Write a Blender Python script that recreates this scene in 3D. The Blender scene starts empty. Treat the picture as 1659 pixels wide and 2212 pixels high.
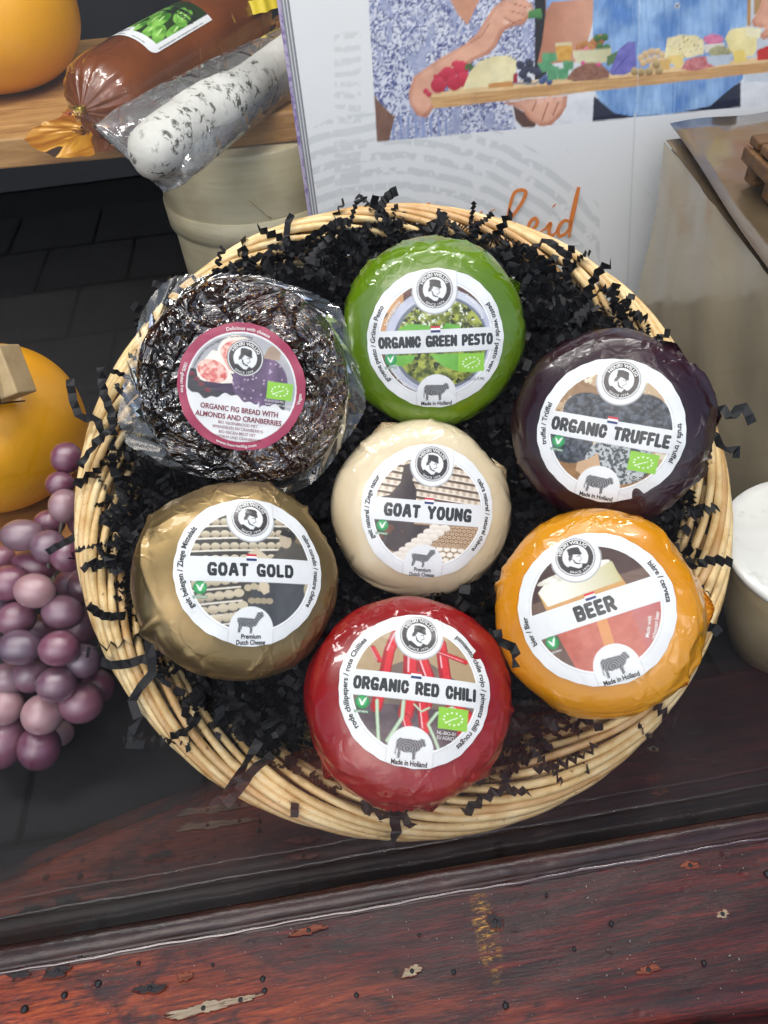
import bpy, bmesh, math, random
import numpy as np
from mathutils import Vector, Matrix
random.seed(7)
rng = np.random.default_rng(7)
S = bpy.context.scene
C = S.collection
rad = math.radians

# ------------------------------------------------------------------ camera
# sizes in metres; the table top lies at z = 0, +x runs along the window to the right, +y into the shop
F = 1597.0                      # focal length in pixels of a 1659 x 2212 picture
CAMZ = 0.445
Zc = Vector((-150, 1500, F)).normalized()             # world up, seen by the camera
Xc = Vector((33000, 5005, -F)); Xc = (Xc - Xc.dot(Zc) * Zc).normalized()
Yc = Zc.cross(Xc)
R = Matrix((Xc, Yc, Zc))                              # camera -> world
CAM = Vector((0, 0, CAMZ))
cam = bpy.data.cameras.new('camera'); camo = bpy.data.objects.new('camera', cam); C.objects.link(camo)
camo.matrix_world = Matrix.Translation(CAM) @ R.to_4x4()
cam.sensor_fit = 'VERTICAL'; cam.sensor_height = 36; cam.lens = 26
cam.clip_start = 0.01; cam.clip_end = 200
S.camera = camo
def W(x, y, z): return R @ Vector((x, y, z)) + CAM
def P(px, py, d): return W((px - 829.5) / F * d, (1106 - py) / F * d, -d)
def ray(px, py): return (R @ Vector((px - 829.5, 1106 - py, -F))).normalized()
def onz(px, py, z):
    r = ray(px, py); return CAM + r * ((z - CAMZ) / r.z)
def proj(pts):
    v = (np.asarray(pts) - np.array(CAM)) @ np.array(R)
    return 829.5 + v[:, 0] / -v[:, 2] * F, 1106 - v[:, 1] / -v[:, 2] * F

# ------------------------------------------------------------------ sky, sun, exposure
w = bpy.data.worlds.new('World'); S.world = w; w.use_nodes = True
nt = w.node_tree; bg = nt.nodes['Background']
sky = nt.nodes.new('ShaderNodeTexSky'); sky.sky_type = 'NISHITA'; sky.sun_disc = False
SUN_EL, SUN_AZ = rad(52), rad(200)
sky.sun_elevation = SUN_EL; sky.sun_rotation = SUN_AZ
sky.air_density = 1.0; sky.dust_density = 2.0; sky.ozone_density = 0.6
nt.links.new(sky.outputs[0], bg.inputs[0]); bg.inputs[1].default_value = 0.15
sl = bpy.data.lights.new('sun', 'SUN'); sl.energy = 0.5; sl.angle = rad(40); sl.color = (1, .99, .97)
so = bpy.data.objects.new('sun', sl); C.objects.link(so)
d = Vector((math.sin(SUN_AZ) * math.cos(SUN_EL), math.cos(SUN_AZ) * math.cos(SUN_EL), math.sin(SUN_EL)))
so.rotation_euler = (-d).to_track_quat('-Z', 'Y').to_euler()
S.view_settings.view_transform = 'Standard'; S.view_settings.look = 'None'
S.view_settings.exposure = 0.42; S.view_settings.gamma = 1
S.render.engine = 'CYCLES'
S.cycles.transparent_max_bounces = 24; S.cycles.max_bounces = 10
# strip of shop window lamps above the display, just inside the glass
for lx, le in ((-.42, 3.0), (.0, 2.6), (.42, 3.4)):
    al = bpy.data.lights.new('window_lamp', 'AREA'); al.shape = 'RECTANGLE'; al.size = .34; al.size_y = .10; al.energy = le; al.color = (1, .985, .96)
    ao = bpy.data.objects.new('window_lamp', al); C.objects.link(ao); ao.location = (lx, .52, 1.05)
    ao.rotation_euler = (Vector((lx * .8, .72, .1)) - ao.location).to_track_quat('-Z', 'Y').to_euler()

# ------------------------------------------------------------------ helpers
def lin(c): return tuple((x / 12.92 if x <= .04045 else ((x + .055) / 1.055) ** 2.4) for x in c)
def h(s): return lin(tuple(int(s[i:i + 2], 16) / 255 for i in (0, 2, 4)))
class Nodes:
    def __init__(s, name):
        s.m = bpy.data.materials.new(name); s.m.use_nodes = True; s.t = s.m.node_tree
        s.b = s.t.nodes['Principled BSDF']; s.o = s.t.nodes['Material Output']
    def n(s, typ, **k):
        x = s.t.nodes.new('ShaderNode' + typ)
        for a, v in k.items():
            if a in x.inputs.keys(): x.inputs[a].default_value = v
            else: setattr(x, a, v)
        return x
    def l(s, a, b): s.t.links.new(a, b)
    def set(s, **k):
        for a, v in k.items():
            i = s.b.inputs[a.replace('_', ' ')]
            if a in ('Base_Color', 'Coat_Tint', 'Emission_Color') and len(v) == 3: v = (*v, 1)
            i.default_value = v
        return s
    def noise(s, scale, detail=4, rough=.55, dist=0, sc=(1, 1, 1), coord='Object'):
        tc = s.n('TexCoord'); mp = s.n('Mapping'); mp.inputs['Scale'].default_value = sc
        s.l(tc.outputs[coord], mp.inputs['Vector'])
        x = s.n('TexNoise', Scale=scale, Detail=detail, Roughness=rough, Distortion=dist)
        s.l(mp.outputs[0], x.inputs['Vector']); return x.outputs['Fac']
    def vor(s, scale, feature='DISTANCE_TO_EDGE', sc=(1, 1, 1), warp=0.0, coord='Object'):
        tc = s.n('TexCoord'); mp = s.n('Mapping'); mp.inputs['Scale'].default_value = sc
        s.l(tc.outputs[coord], mp.inputs['Vector']); vec = mp.outputs[0]
        if warp:
            nz = s.n('TexNoise', Scale=scale * .7, Detail=3); s.l(vec, nz.inputs['Vector'])
            mx = s.n('VectorMath', operation='MULTIPLY_ADD'); mx.inputs[1].default_value = (warp,) * 3
            s.l(nz.outputs['Color'], mx.inputs[0]); s.l(vec, mx.inputs[2]); vec = mx.outputs[0]
        x = s.n('TexVoronoi', Scale=scale, feature=feature); s.l(vec, x.inputs['Vector']); return x.outputs['Distance']
    def ramp(s, fac, stops, interp='LINEAR'):
        r = s.n('ValToRGB'); r.color_ramp.interpolation = interp; e = r.color_ramp.elements
        while len(e) < len(stops): e.new(.5)
        for q, (p, c) in zip(e, stops):
            q.position = p; q.color = (*c, 1) if hasattr(c, '__len__') else (c, c, c, 1)
        s.l(fac, r.inputs[0]); return r.outputs[0]
    def mix(s, fac, a, b, typ='MIX'):
        m = s.n('Mix', data_type='RGBA', blend_type=typ)
        for k, v in ((0, fac), (6, a), (7, b)):
            if hasattr(v, 'links'): s.l(v, m.inputs[k])
            else: m.inputs[k].default_value = v if k == 0 else ((*v, 1) if len(v) == 3 else v)
        return m.outputs[2]
    def math(s, op, a, b=0):
        m = s.n('Math', operation=op)
        for k, v in ((0, a), (1, b)):
            if hasattr(v, 'links'): s.l(v, m.inputs[k])
            else: m.inputs[k].default_value = v
        return m.outputs[0]
    def color(s, c): s.l(c, s.b.inputs['Base Color']); return s
    def rough(s, c): s.l(c, s.b.inputs['Roughness']); return s
    def bump(s, hgt, dist=.001, strength=1, coat=True, base=True, prev=None):
        b = s.n('Bump', Distance=dist, Strength=strength); s.l(hgt, b.inputs['Height'])
        if prev: s.l(prev, b.inputs['Normal'])
        if base: s.l(b.outputs[0], s.b.inputs['Normal'])
        if coat: s.l(b.outputs[0], s.b.inputs['Coat Normal'])
        return b.outputs[0]
def plain(name, c, rough=.5, **k):
    N = Nodes(name); N.set(Base_Color=c, Roughness=rough, **k); return N.m

def obj(name, verts, faces, m=None, parent=None, smooth=False, cols=None):
    me = bpy.data.meshes.new(name)
    me.from_pydata([tuple(v) for v in verts] if not isinstance(verts, np.ndarray) else verts.tolist(), [], faces)
    if cols is not None:
        at = me.color_attributes.new('print', 'FLOAT_COLOR', 'POINT')
        a = np.ones((len(me.vertices), 4), np.float32); a[:, :3] = cols; at.data.foreach_set('color', a.ravel())
    if smooth: me.polygons.foreach_set('use_smooth', [True] * len(me.polygons))
    me.update()
    o = bpy.data.objects.new(name, me); C.objects.link(o)
    if m: me.materials.append(m)
    if parent: o.parent = parent
    return o
def frombm(name, bm, m=None, parent=None, smooth=False):
    me = bpy.data.meshes.new(name); bm.to_mesh(me); bm.free()
    if smooth: me.polygons.foreach_set('use_smooth', [True] * len(me.polygons))
    if m: me.materials.append(m)
    o = bpy.data.objects.new(name, me); C.objects.link(o)
    if parent: o.parent = parent
    return o
def tag(o, label=None, cat=None, group=None, kind=None):
    if label: o['label'] = label
    if cat: o['category'] = cat
    if group: o['group'] = group
    if kind: o['kind'] = kind
    return o
def empty(name, loc=(0, 0, 0), rot=None, **k):
    o = bpy.data.objects.new(name, None); C.objects.link(o); o.empty_display_size = .01
    if rot is not None: o.matrix_world = Matrix.Translation(loc) @ rot.to_4x4()
    else: o.location = loc
    return tag(o, **k)
def grid(nu, nv, closed_u=False):
    f = []
    for j in range(nv - 1):
        for i in range(nu if closed_u else nu - 1):
            a = j * nu + i; b = j * nu + (i + 1) % nu
            f.append((a, b, b + nu, a + nu))
    return f
def box_bm(x0, x1, y0, y1, z0, z1, bev=0, seg=2, bm=None, mat_=None):
    b = bmesh.new(); bmesh.ops.create_cube(b, size=1)
    for v in b.verts: v.co = Vector((x0 + (v.co.x + .5) * (x1 - x0), y0 + (v.co.y + .5) * (y1 - y0), z0 + (v.co.z + .5) * (z1 - z0)))
    if bev: bmesh.ops.bevel(b, geom=b.edges[:], offset=bev, segments=seg, profile=.5, affect='EDGES')
    if mat_: bmesh.ops.transform(b, matrix=mat_, verts=b.verts)
    return b
def tube(path, r, n=8, caps=True):
    path = [Vector(p) for p in path]; V = []; Fc = []
    up = Vector((0, 0, 1)); prev = None
    for i, p in enumerate(path):
        t = (path[min(i + 1, len(path) - 1)] - path[max(i - 1, 0)]).normalized()
        if prev is None:
            a = t.cross(up) if abs(t.z) < .95 else t.cross(Vector((1, 0, 0)))
        else: a = prev - prev.dot(t) * t
        a.normalize(); prev = a; b = t.cross(a)
        rr = r[i] if hasattr(r, '__len__') else r
        for k in range(n):
            q = 2 * math.pi * k / n; V.append(p + (a * math.cos(q) + b * math.sin(q)) * rr)
    Fc = grid(n, len(path), True)
    if caps: Fc += [tuple(range(n))[::-1], tuple(range((len(path) - 1) * n, len(path) * n))]
    return V, Fc
def catmull(K, m):
    K = np.array(K, float); K = np.vstack([2 * K[0] - K[1], K, 2 * K[-1] - K[-2]]); out = []
    for i in range(1, len(K) - 2):
        for t in np.linspace(0, 1, m, endpoint=False):
            p0, p1, p2, p3 = K[i - 1:i + 3]
            out.append(.5 * (2 * p1 + (p2 - p0) * t + (2 * p0 - 5 * p1 + 4 * p2 - p3) * t * t + (-p0 + 3 * p1 - 3 * p2 + p3) * t ** 3))
    out.append(K[-2]); return np.array(out)

# ---- value noise and little painters for flat print
def vhash(x, y, s):
    v = np.sin(x * 127.1 + y * 311.7 + s * 74.7) * 43758.5453; return v - np.floor(v)
def vn(x, y, s=0):
    xi = np.floor(x); yi = np.floor(y); fx = x - xi; fy = y - yi
    fx = fx * fx * (3 - 2 * fx); fy = fy * fy * (3 - 2 * fy)
    a = vhash(xi, yi, s); b = vhash(xi + 1, yi, s); c = vhash(xi, yi + 1, s); d_ = vhash(xi + 1, yi + 1, s)
    return (a * (1 - fx) + b * fx) * (1 - fy) + (c * (1 - fx) + d_ * fx) * fy
def fbm(x, y, s=0, o=4):
    t = 0; a = .5
    for i in range(o): t = t + a * vn(x * 2 ** i, y * 2 ** i, s + i); a *= .5
    return t / (1 - .5 ** o)
def inside(x, y, poly):
    poly = np.asarray(poly, float); r = np.zeros(x.shape, bool)
    bb = (x >= poly[:, 0].min()) & (x <= poly[:, 0].max()) & (y >= poly[:, 1].min()) & (y <= poly[:, 1].max())
    xs, ys = x[bb], y[bb]; c = np.zeros(xs.shape, bool); n = len(poly)
    for i in range(n):
        x1, y1 = poly[i]; x2, y2 = poly[i - 1]
        if y1 == y2: continue
        c ^= ((y1 > ys) != (y2 > ys)) & (xs < (x2 - x1) * (ys - y1) / (y2 - y1) + x1)
    r[bb] = c; return r
class Paint:
    def __init__(s, x, y): s.x = x; s.y = y; s.c = np.ones(x.shape + (3,))
    def put(s, m, c, c2=None, t=None):
        c = np.array(c if not isinstance(c, str) else h(c))
        if c2 is not None:
            c2 = np.array(c2 if not isinstance(c2, str) else h(c2)); tt = t[m][:, None] if t.shape == m.shape else t
            s.c[m] = c * (1 - tt) + c2 * tt
        else: s.c[m] = c
    def poly(s, p, c, c2=None, t=None): s.put(inside(s.x, s.y, p), c, c2, t)
    def ell(s, cx, cy, rx, ry, c, c2=None, t=None, a=0):
        q = rad(a); dx = s.x - cx; dy = s.y - cy
        u = dx * math.cos(q) + dy * math.sin(q); v = -dx * math.sin(q) + dy * math.cos(q)
        m = (u / rx) ** 2 + (v / ry) ** 2 < 1; s.put(m, c, c2, t); return m
    def line(s, pts, wd, c):
        for (x1, y1), (x2, y2) in zip(pts[:-1], pts[1:]):
            L = max(((x2 - x1) ** 2 + (y2 - y1) ** 2), 1e-9)
            t = np.clip(((s.x - x1) * (x2 - x1) + (s.y - y1) * (y2 - y1)) / L, 0, 1)
            s.put((s.x - x1 - t * (x2 - x1)) ** 2 + (s.y - y1 - t * (y2 - y1)) ** 2 < (wd / 2) ** 2, c)
def supersample(fn, x, y, step, n=2):
    acc = 0; o = (np.arange(n) + .5) / n - .5
    for a in o:
        for b in o: acc = acc + fn(x + a * step, y + b * step)
    return acc / n ** 2

# ------------------------------------------------------------------ materials
def M_print(name, rough=.42, coat=.35, bs=.35):
    N = Nodes(name); a = N.n('Attribute', attribute_name='print'); N.color(a.outputs['Color'])
    N.set(Roughness=rough, Coat_Weight=coat, Coat_Roughness=.18)
    nz = N.noise(90, 3); vo = N.vor(60, warp=.01)
    hgt = N.math('ADD', nz, N.math('MULTIPLY', N.math('MINIMUM', vo, .12), 3.0))
    N.bump(hgt, .0006, bs); return N.m
MP = M_print('label_print')
MPoster = M_print('poster_print', .5, .15, .03)
INK = plain('ink_dark', h('26282a'), .5); INKW = plain('ink_white', (.82, .82, .8), .5); INKM = plain('ink_maroon', h('7a1f35'), .5)

def M_wax(name, c1, c2, bump=1.0, metallic=0, rough=.3, sss=0, coat=1.0):
    N = Nodes(name)
    c = N.ramp(N.noise(14, 4, .6), [(.3, c1), (.7, c2)]); N.color(c)
    N.set(Roughness=rough, Metallic=metallic, Coat_Weight=coat, Coat_Roughness=.06, Coat_IOR=1.45)
    if sss: N.set(Subsurface_Weight=sss, Subsurface_Radius=(.012, .006, .003), Subsurface_Scale=.5)
    # creased film: sharp folds from two distorted cell nets, only on the outer part of the wheel
    v1 = N.ramp(N.vor(26, warp=.045), [(0, 1), (.09, 0)]); v2 = N.ramp(N.vor(60, warp=.03), [(0, 1), (.1, 0)])
    nz = N.noise(17, 3, .5, 2.0)
    tc = N.n('TexCoord'); sx = N.n('SeparateXYZ'); N.l(tc.outputs['Object'], sx.inputs[0])
    rr = N.math('SQRT', N.math('ADD', N.math('MULTIPLY', sx.outputs[0], sx.outputs[0]), N.math('MULTIPLY', sx.outputs[1], sx.outputs[1])))
    msk = N.ramp(rr, [(.036, .12), (.046, 1)])
    patch = N.ramp(N.noise(20, 2), [(.45, .12), (.62, 1)])
    hh = N.math('ADD', N.math('MULTIPLY', v1, 1.0), N.math('ADD', N.math('MULTIPLY', v2, .4), N.math('MULTIPLY', nz, 2.8)))
    hh = N.math('MULTIPLY', N.math('MULTIPLY', hh, msk), patch)
    b = N.n('Bump', Distance=.0017 * bump, Strength=1.0); N.l(hh, b.inputs['Height'])
    N.l(b.outputs[0], N.b.inputs['Coat Normal'])
    if metallic: N.l(b.outputs[0], N.b.inputs['Normal'])
    else:
        b2 = N.n('Bump', Distance=.0008 * bump, Strength=.6); N.l(hh, b2.inputs['Height']); N.l(b2.outputs[0], N.b.inputs['Normal'])
    return N.m
def M_film(name, tint=(1, 1, 1), haze=.08, hazec=(.75, .77, .78), bscale=45, bd=.0015, k=2.2, base=.05):
    N = Nodes(name); N.t.nodes.remove(N.b)
    hgt = N.math('ADD', N.noise(bscale, 4, .6, 1.0), N.ramp(N.vor(bscale * .9, warp=.03), [(0, 1), (.12, 0)]))
    b = N.n('Bump', Distance=bd, Strength=1); N.l(hgt, b.inputs['Height'])
    tr = N.n('BsdfTransparent'); tr.inputs[0].default_value = (*tint, 1)
    gl = N.n('BsdfGlossy', Roughness=.08); gl.inputs[0].default_value = (1, 1, 1, 1); N.l(b.outputs[0], gl.inputs['Normal'])
    df = N.n('BsdfDiffuse'); df.inputs[0].default_value = (*hazec, 1)
    fr = N.n('Fresnel', IOR=1.45); N.l(b.outputs[0], fr.inputs['Normal'])
    m1 = N.n('MixShader'); m1.inputs[0].default_value = haze; N.l(tr.outputs[0], m1.inputs[1]); N.l(df.outputs[0], m1.inputs[2])
    m2 = N.n('MixShader'); N.l(N.math('MINIMUM', N.math('ADD', N.math('MULTIPLY', fr.outputs[0], k), base), .9), m2.inputs[0])
    N.l(m1.outputs[0], m2.inputs[1]); N.l(gl.outputs[0], m2.inputs[2]); N.l(m2.outputs[0], N.o.inputs[0])
    return N.m
def M_wood(name, c1, c2, c3, sc=(1, 14, 14), scale=9, rough=.5, coat=0, bd=.0004):
    N = Nodes(name); g = N.noise(scale, 8, .65, .6, sc)
    N.color(N.mix(N.ramp(N.noise(scale * .8, 3, .5, 0, (1, 2.5, 2.5)), [(.35, 0), (.7, .5)]), N.ramp(g, [(.3, c1), (.52, c2), (.72, c3)]), c1))
    N.set(Roughness=rough, Coat_Weight=coat, Coat_Roughness=.15); N.bump(g, bd, .6); return N.m

def M_sill():
    N = Nodes('varnished_mahogany')
    g = N.noise(10, 9, .7, .5, (1, 16, 16)); fine = N.noise(60, 6, .7, 0, (1, 14, 14)); big = N.noise(20, 5, .65, .8, (1, 2.4, 2))
    base = N.ramp(g, [(.30, h('140606')), (.44, h('300a09')), (.54, h('4e1210')), (.66, h('6a1e14')), (.8, h('7e2e18'))])
    base = N.mix(N.ramp(fine, [(.42, .75), (.6, 0)]), base, h('180b0e'))
    worn = N.ramp(big, [(.40, 0), (.52, 1)])
    tc = N.n('TexCoord'); sx = N.n('SeparateXYZ'); N.l(tc.outputs['Object'], sx.inputs[0])
    left = N.ramp(N.math('ADD', N.math('MULTIPLY', sx.outputs[0], -5.2), N.math('MULTIPLY', N.math('SUBTRACT', .082, sx.outputs[1]), 17)), [(.0, 0), (.75, 1)])
    base = N.mix(N.math('MULTIPLY', worn, left), base, N.ramp(fine, [(.35, h('3c0e06')), (.5, h('86300f')), (.72, h('b4561c'))]))
    st_ = N.ramp(N.noise(38, 4, .6, .6, (1, 2.4, 1)), [(.60, 0), (.68, .8)]); base = N.mix(st_, base, h('140a0b'))
    # a metallic gold streak, broken up by noise
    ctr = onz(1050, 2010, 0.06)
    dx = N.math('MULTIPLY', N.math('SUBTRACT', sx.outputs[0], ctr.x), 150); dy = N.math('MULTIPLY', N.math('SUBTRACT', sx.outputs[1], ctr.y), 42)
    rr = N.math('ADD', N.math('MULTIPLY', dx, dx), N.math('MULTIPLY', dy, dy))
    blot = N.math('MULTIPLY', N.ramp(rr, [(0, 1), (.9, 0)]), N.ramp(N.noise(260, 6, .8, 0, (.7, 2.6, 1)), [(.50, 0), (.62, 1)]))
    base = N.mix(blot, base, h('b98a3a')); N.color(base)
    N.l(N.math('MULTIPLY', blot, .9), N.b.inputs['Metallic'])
    N.rough(N.ramp(N.noise(40, 5, .6), [(.3, .28), (.7, .5)]))
    N.set(Coat_Weight=.18, Coat_Roughness=.12, Specular_IOR_Level=.3)
    bh = N.math('ADD', N.math('MULTIPLY', fine, .5), N.math('ADD', N.math('MULTIPLY', N.noise(30, 6, .6, .4, (1, 2, 1)), 1.2), N.math('MULTIPLY', N.ramp(N.vor(55, 'F1', (1, 1.5, 1)), [(.05, 1), (.16, 0)]), -.5)))
    N.bump(bh, .0012, .5); return N.m
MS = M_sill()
def M_cloth():
    N = Nodes('black_cloth'); N.color(N.ramp(N.noise(6, 5, .6), [(.3, h('08080a')), (.7, h('121214'))])); N.set(Roughness=.75)
    N.bump(N.noise(12, 4, .5), .01, .4); return N.m
MCL = M_cloth()
def M_willow():
    N = Nodes('peeled_willow')
    oi = N.n('ObjectInfo'); g = N.noise(70, 4, .6, 0, (1, 1, 1))
    c = N.ramp(g, [(.3, h('c29a5c')), (.5, h('dfc088')), (.75, h('f0dcae'))])
    c = N.mix(N.ramp(oi.outputs['Random'], [(.72, 0), (1, .5)]), c, h('a8651f'))
    c = N.mix(N.ramp(N.noise(260, 2), [(.68, 0), (.76, .7)]), c, h('6b4420'))
    N.color(c); N.set(Roughness=.42, Coat_Weight=.15, Coat_Roughness=.3); N.bump(g, .0005, .5); return N.m
MW = M_willow()
def M_paper():
    N = Nodes('black_crinkle_paper'); N.color(N.ramp(N.noise(50, 3), [(.3, h('0e0e10')), (.7, h('1c1c1f'))])); N.set(Roughness=.55)
    N.set(Specular_IOR_Level=.35); return N.m
MK = M_paper()

# ------------------------------------------------------------------ the setting: pavement, shop window recess
def M_slab():
    N = Nodes('pavement_slab'); N.color(N.ramp(N.noise(8, 6, .6), [(.3, h('1b1a1c')), (.7, h('2a292b'))])); N.set(Roughness=.85); N.bump(N.noise(60, 5), .002, .5); return N.m
MSL = M_slab()
GZ = -0.75
tag(obj('pavement', [(-30, -30, GZ), (30, -30, GZ), (30, 1.6, GZ), (-30, 1.6, GZ)], [(0, 1, 2, 3)], plain('pavement_joint', h('0c0c0e'), .9)), kind='structure')
pv = bpy.data.objects['pavement']
tag(obj('street', [(-30, -30, GZ + .006), (30, -30, GZ + .006), (30, -2.95, GZ + .006), (-30, -2.95, GZ + .006)], [(0, 1, 2, 3)], plain('street_paving', (.2, .2, .2), .8)), kind='structure')
sm = None
for j in range(9):
    for i in range(12):
        x = (i - 6 + (j % 2) * .5) * .30; y = -.12 - j * .30
        if sm is None:
            o = frombm('paving_slab', box_bm(-.144, .144, -.144, .144, 0, .012, .003, 1), MSL, pv); sm = o
        else:
            o = sm.copy(); C.objects.link(o)
        o.location = (x, y, GZ + .001 + random.uniform(0, .002))
TY0 = .124
tag(frombm('display_table', box_bm(-1.1, 1.1, TY0 + .012, 1.45, -.03, 0), MCL), 'black cloth covered display floor behind the window pane, under the basket', 'display floor')
for nm, b in (('back_wall', (-1.1, 1.1, 1.46, 1.5, -.03, 1.2)), ('side_wall', (-1.16, -1.11, .2, 1.5, -.03, 1.2)), ('side_wall', (1.11, 1.16, .2, 1.5, -.03, 1.2)), ('ceiling', (-1.16, 1.16, .2, 1.5, 1.21, 1.25))):
    tag(frombm(nm, box_bm(*b), MCL), kind='structure')

# ------------------------------------------------------------------ window sill, bead and pane
GY = .120; SZ = .058
sill = empty('window_sill', (0, 0, 0), label='worn dark red varnished wooden window sill outside the pane, chipped and nail marked', cat='window sill')
npx = [(-260, 2110), (0, 2176), (120, 2196), (250, 2212), (600, 2238), (830, 2226), (1079, 2190), (1400, 2140), (1659, 2108), (1900, 2085)]
NP = sorted((onz(a, b, SZ).x, onz(a, b, SZ).y) for a, b in npx)
def nose(x):
    return float(np.interp(x, [p[0] for p in NP], [p[1] for p in NP]))
xs = np.linspace(-.62, .62, 140)
ys_s = np.array([nose(x) for x in xs]); ys_s = np.convolve(np.pad(ys_s, 4, 'edge'), np.ones(9) / 9, 'valid')
V = []
for x, yn in zip(xs, ys_s):
    row = [(x, GY - .0105, SZ - .002)]
    for t in np.linspace(0, 1, 14): row.append((x, GY - .0105 + (yn - GY + .0105) * t, SZ + .0006 * math.sin(x * 60 + t * 4) * math.sin(t * 9)))
    for a in np.linspace(.15, 1, 7) * math.pi / 2: row.append((x, yn - .013 * math.sin(a), SZ - .013 * (1 - math.cos(a))))
    row.append((x, yn - .013, SZ - .12))
    V += row
nr = len(row)
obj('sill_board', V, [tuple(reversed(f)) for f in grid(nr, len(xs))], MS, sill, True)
# glazing bead: small rounded moulding with uneven paint ridge
V = []; xb = np.linspace(-.6, .6, 400)
for x in xb:
    q = .0004 * (fbm(np.array([x * 60.]), np.array([1.]), 3)[0] - .5) * 4
    prof = [(0, -.004), (0, .0035), (-.0012, .0052), (-.004, .0058 + q), (-.0072, .0052 + q), (-.0092, .0034), (-.0100, .0004), (-.0106 + q, .0014), (-.0125, .0002 + q * .3)]
    V += [(x, GY - .001 + a, SZ + b) for a, b in prof]
V2_ = [Vector((x, GY - .0122 + .0003 * math.sin(x * 90) + .0002 * math.sin(x * 310), SZ + .0010)) for x in xb[::2]]
vv_, ff_ = tube(V2_, [.0006 + .0004 * fbm(np.array([x * 80.]), np.array([2.]), 9, 3)[0] for x in xb[::2]], 6); LIP = (vv_, ff_)
def M_bead():
    N = Nodes('bead_varnish'); N.color(N.ramp(N.noise(25, 6, .7, .5, (1, 5, 5)), [(.3, h('120a08')), (.55, h('2c120e')), (.8, h('4a2a22'))]))
    N.set(Roughness=.3, Coat_Weight=.25, Coat_Roughness=.12, Specular_IOR_Level=.35); N.bump(N.noise(90, 5, .7, 0, (1, 3, 3)), .0007, .5); return N.m
obj('glazing_bead', V, [tuple(reversed(f)) for f in grid(9, len(xb))], M_bead(), sill, True)
obj('varnish_lip', LIP[0], LIP[1], plain('thick_varnish', h('3a1a16'), .22, Coat_Weight=1, Coat_Roughness=.1, Coat_IOR=2.0), sill, True)
chipm = []
for k, (a, b) in enumerate((('a4937a', '6e5e48'), ('5e2a16', '8a4624'), ('171012', '241416'))):
    N = Nodes('bare_wood_chip'); N.color(N.ramp(N.noise(60, 6, .7, 0, (1, 10, 1)), [(.3, h(b)), (.6, h(a))])); N.set(Roughness=.6); N.bump(N.noise(60, 6, .7, 0, (1, 8, 1)), .001, .8); chipm.append(N.m)
NAIL = plain('nail_iron', h('2a2a2c'), .45, Metallic=.6)
def chip(px, py, wx, wy, mi, nail=True, ang=.02):
    c = onz(px, py, SZ); n = 60; pts = []; r2 = random.Random(int(px))
    ph = [r2.uniform(0, 6) for _ in range(3)]
    def rr(t): return 1 + .22 * math.sin(2 * t + ph[0]) + .16 * math.sin(5 * t + ph[1]) + .1 * math.sin(9 * t + ph[2]) + .10 * math.sin(17 * t + ph[0]) + .07 * math.sin(26 * t)
    V = [(0, 0, .0006)]
    for k in range(n):
        t = 2 * math.pi * k / n; V.append((wx * rr(t) * math.cos(t), wy * rr(t) * math.sin(t), .0007))
    o = obj('bare_patch', V, [(0, k + 1, (k + 1) % n + 1) for k in range(n)], chipm[mi], sill); o.location = (c.x, c.y, SZ); o.rotation_euler.z = ang
    rim = [(wx * .98 * rr(2 * math.pi * k / 40) * 1.04 * math.cos(2 * math.pi * k / 40), wy * rr(2 * math.pi * k / 40) * 1.06 * math.sin(2 * math.pi * k / 40), .0005) for k in range(41)]
    Vr, Fr = tube(rim, .00022, 5, False); o2 = obj('varnish_edge', Vr, Fr, MS, sill, True); o2.location = (c.x, c.y, SZ); o2.rotation_euler.z = ang
    if nail: nailhead(px, py, .0011)
def nailhead(px, py, r):
    c = onz(px, py, SZ); b = bmesh.new(); bmesh.ops.create_uvsphere(b, u_segments=8, v_segments=5, radius=r)
    for v in b.verts: v.co.z *= .6
    o = frombm('nail_head', b, NAIL, sill, True); o.location = (c.x, c.y, SZ + .0006)
for a in ((667, 2010, .0068, .0015, 1), (1490, 1870, .0042, .0015, 1), (440, 2178, .014, .0022, 0), (520, 2160, .009, .0010, 0), (1400, 2095, .0045, .0014, 1), (400, 2110, .0028, .0018, 1, False),
          (125, 2098, .0065, .0022, 2), (325, 2135, .007, .0018, 2), (1145, 1888, .006, .0030, 2, False), (890, 2098, .004, .002, 0), (1070, 1990, .003, .004, 2), (40, 2100, .005, .003, 2), (1560, 1975, .003, .0012, 0)): chip(*a)
for a in ((140, 2150, .0016), (54, 2180, .0018), (175, 2065, .0015), (213, 2125, .0017), (568, 2115, .0014), (572, 2140, .0013), (1657, 1888, .0018), (905, 2020, .0008), (1388, 1827, .0009),
          (300, 2080, .0010), (1092, 2172, .0015), (1180, 1934, .0009), (1320, 1995, .0012), (980, 2100, .0012), (460, 2085, .0008), (770, 2150, .0012), (1240, 2050, .001), (1520, 2080, .0012), (280, 2020, .001)): nailhead(*a)
# loose specks and short hairs of dirt lying on the sill
bm = bmesh.new()
for k in range(260):
    p = onz(random.uniform(-20, 1680), random.uniform(1830, 2200), SZ)
    if p.y > GY - .014: continue
    r_ = random.uniform(.00008, .00030); m4 = Matrix.Translation((p.x, p.y, SZ + .0007)) @ Matrix.Rotation(random.uniform(0, 3), 4, 'Z') @ Matrix.Diagonal((r_ * random.choice((1, 1, 1, 1, 1, 1, 3)), r_, r_ * .5, 1))
    bmesh.ops.create_icosphere(bm, subdivisions=1, radius=1, matrix=m4)
tag(frombm('dust_specks', bm, plain('pale_dust', h('8f8a80'), .8)), kind='stuff', label='pale specks of dust on the varnished sill')

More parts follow.
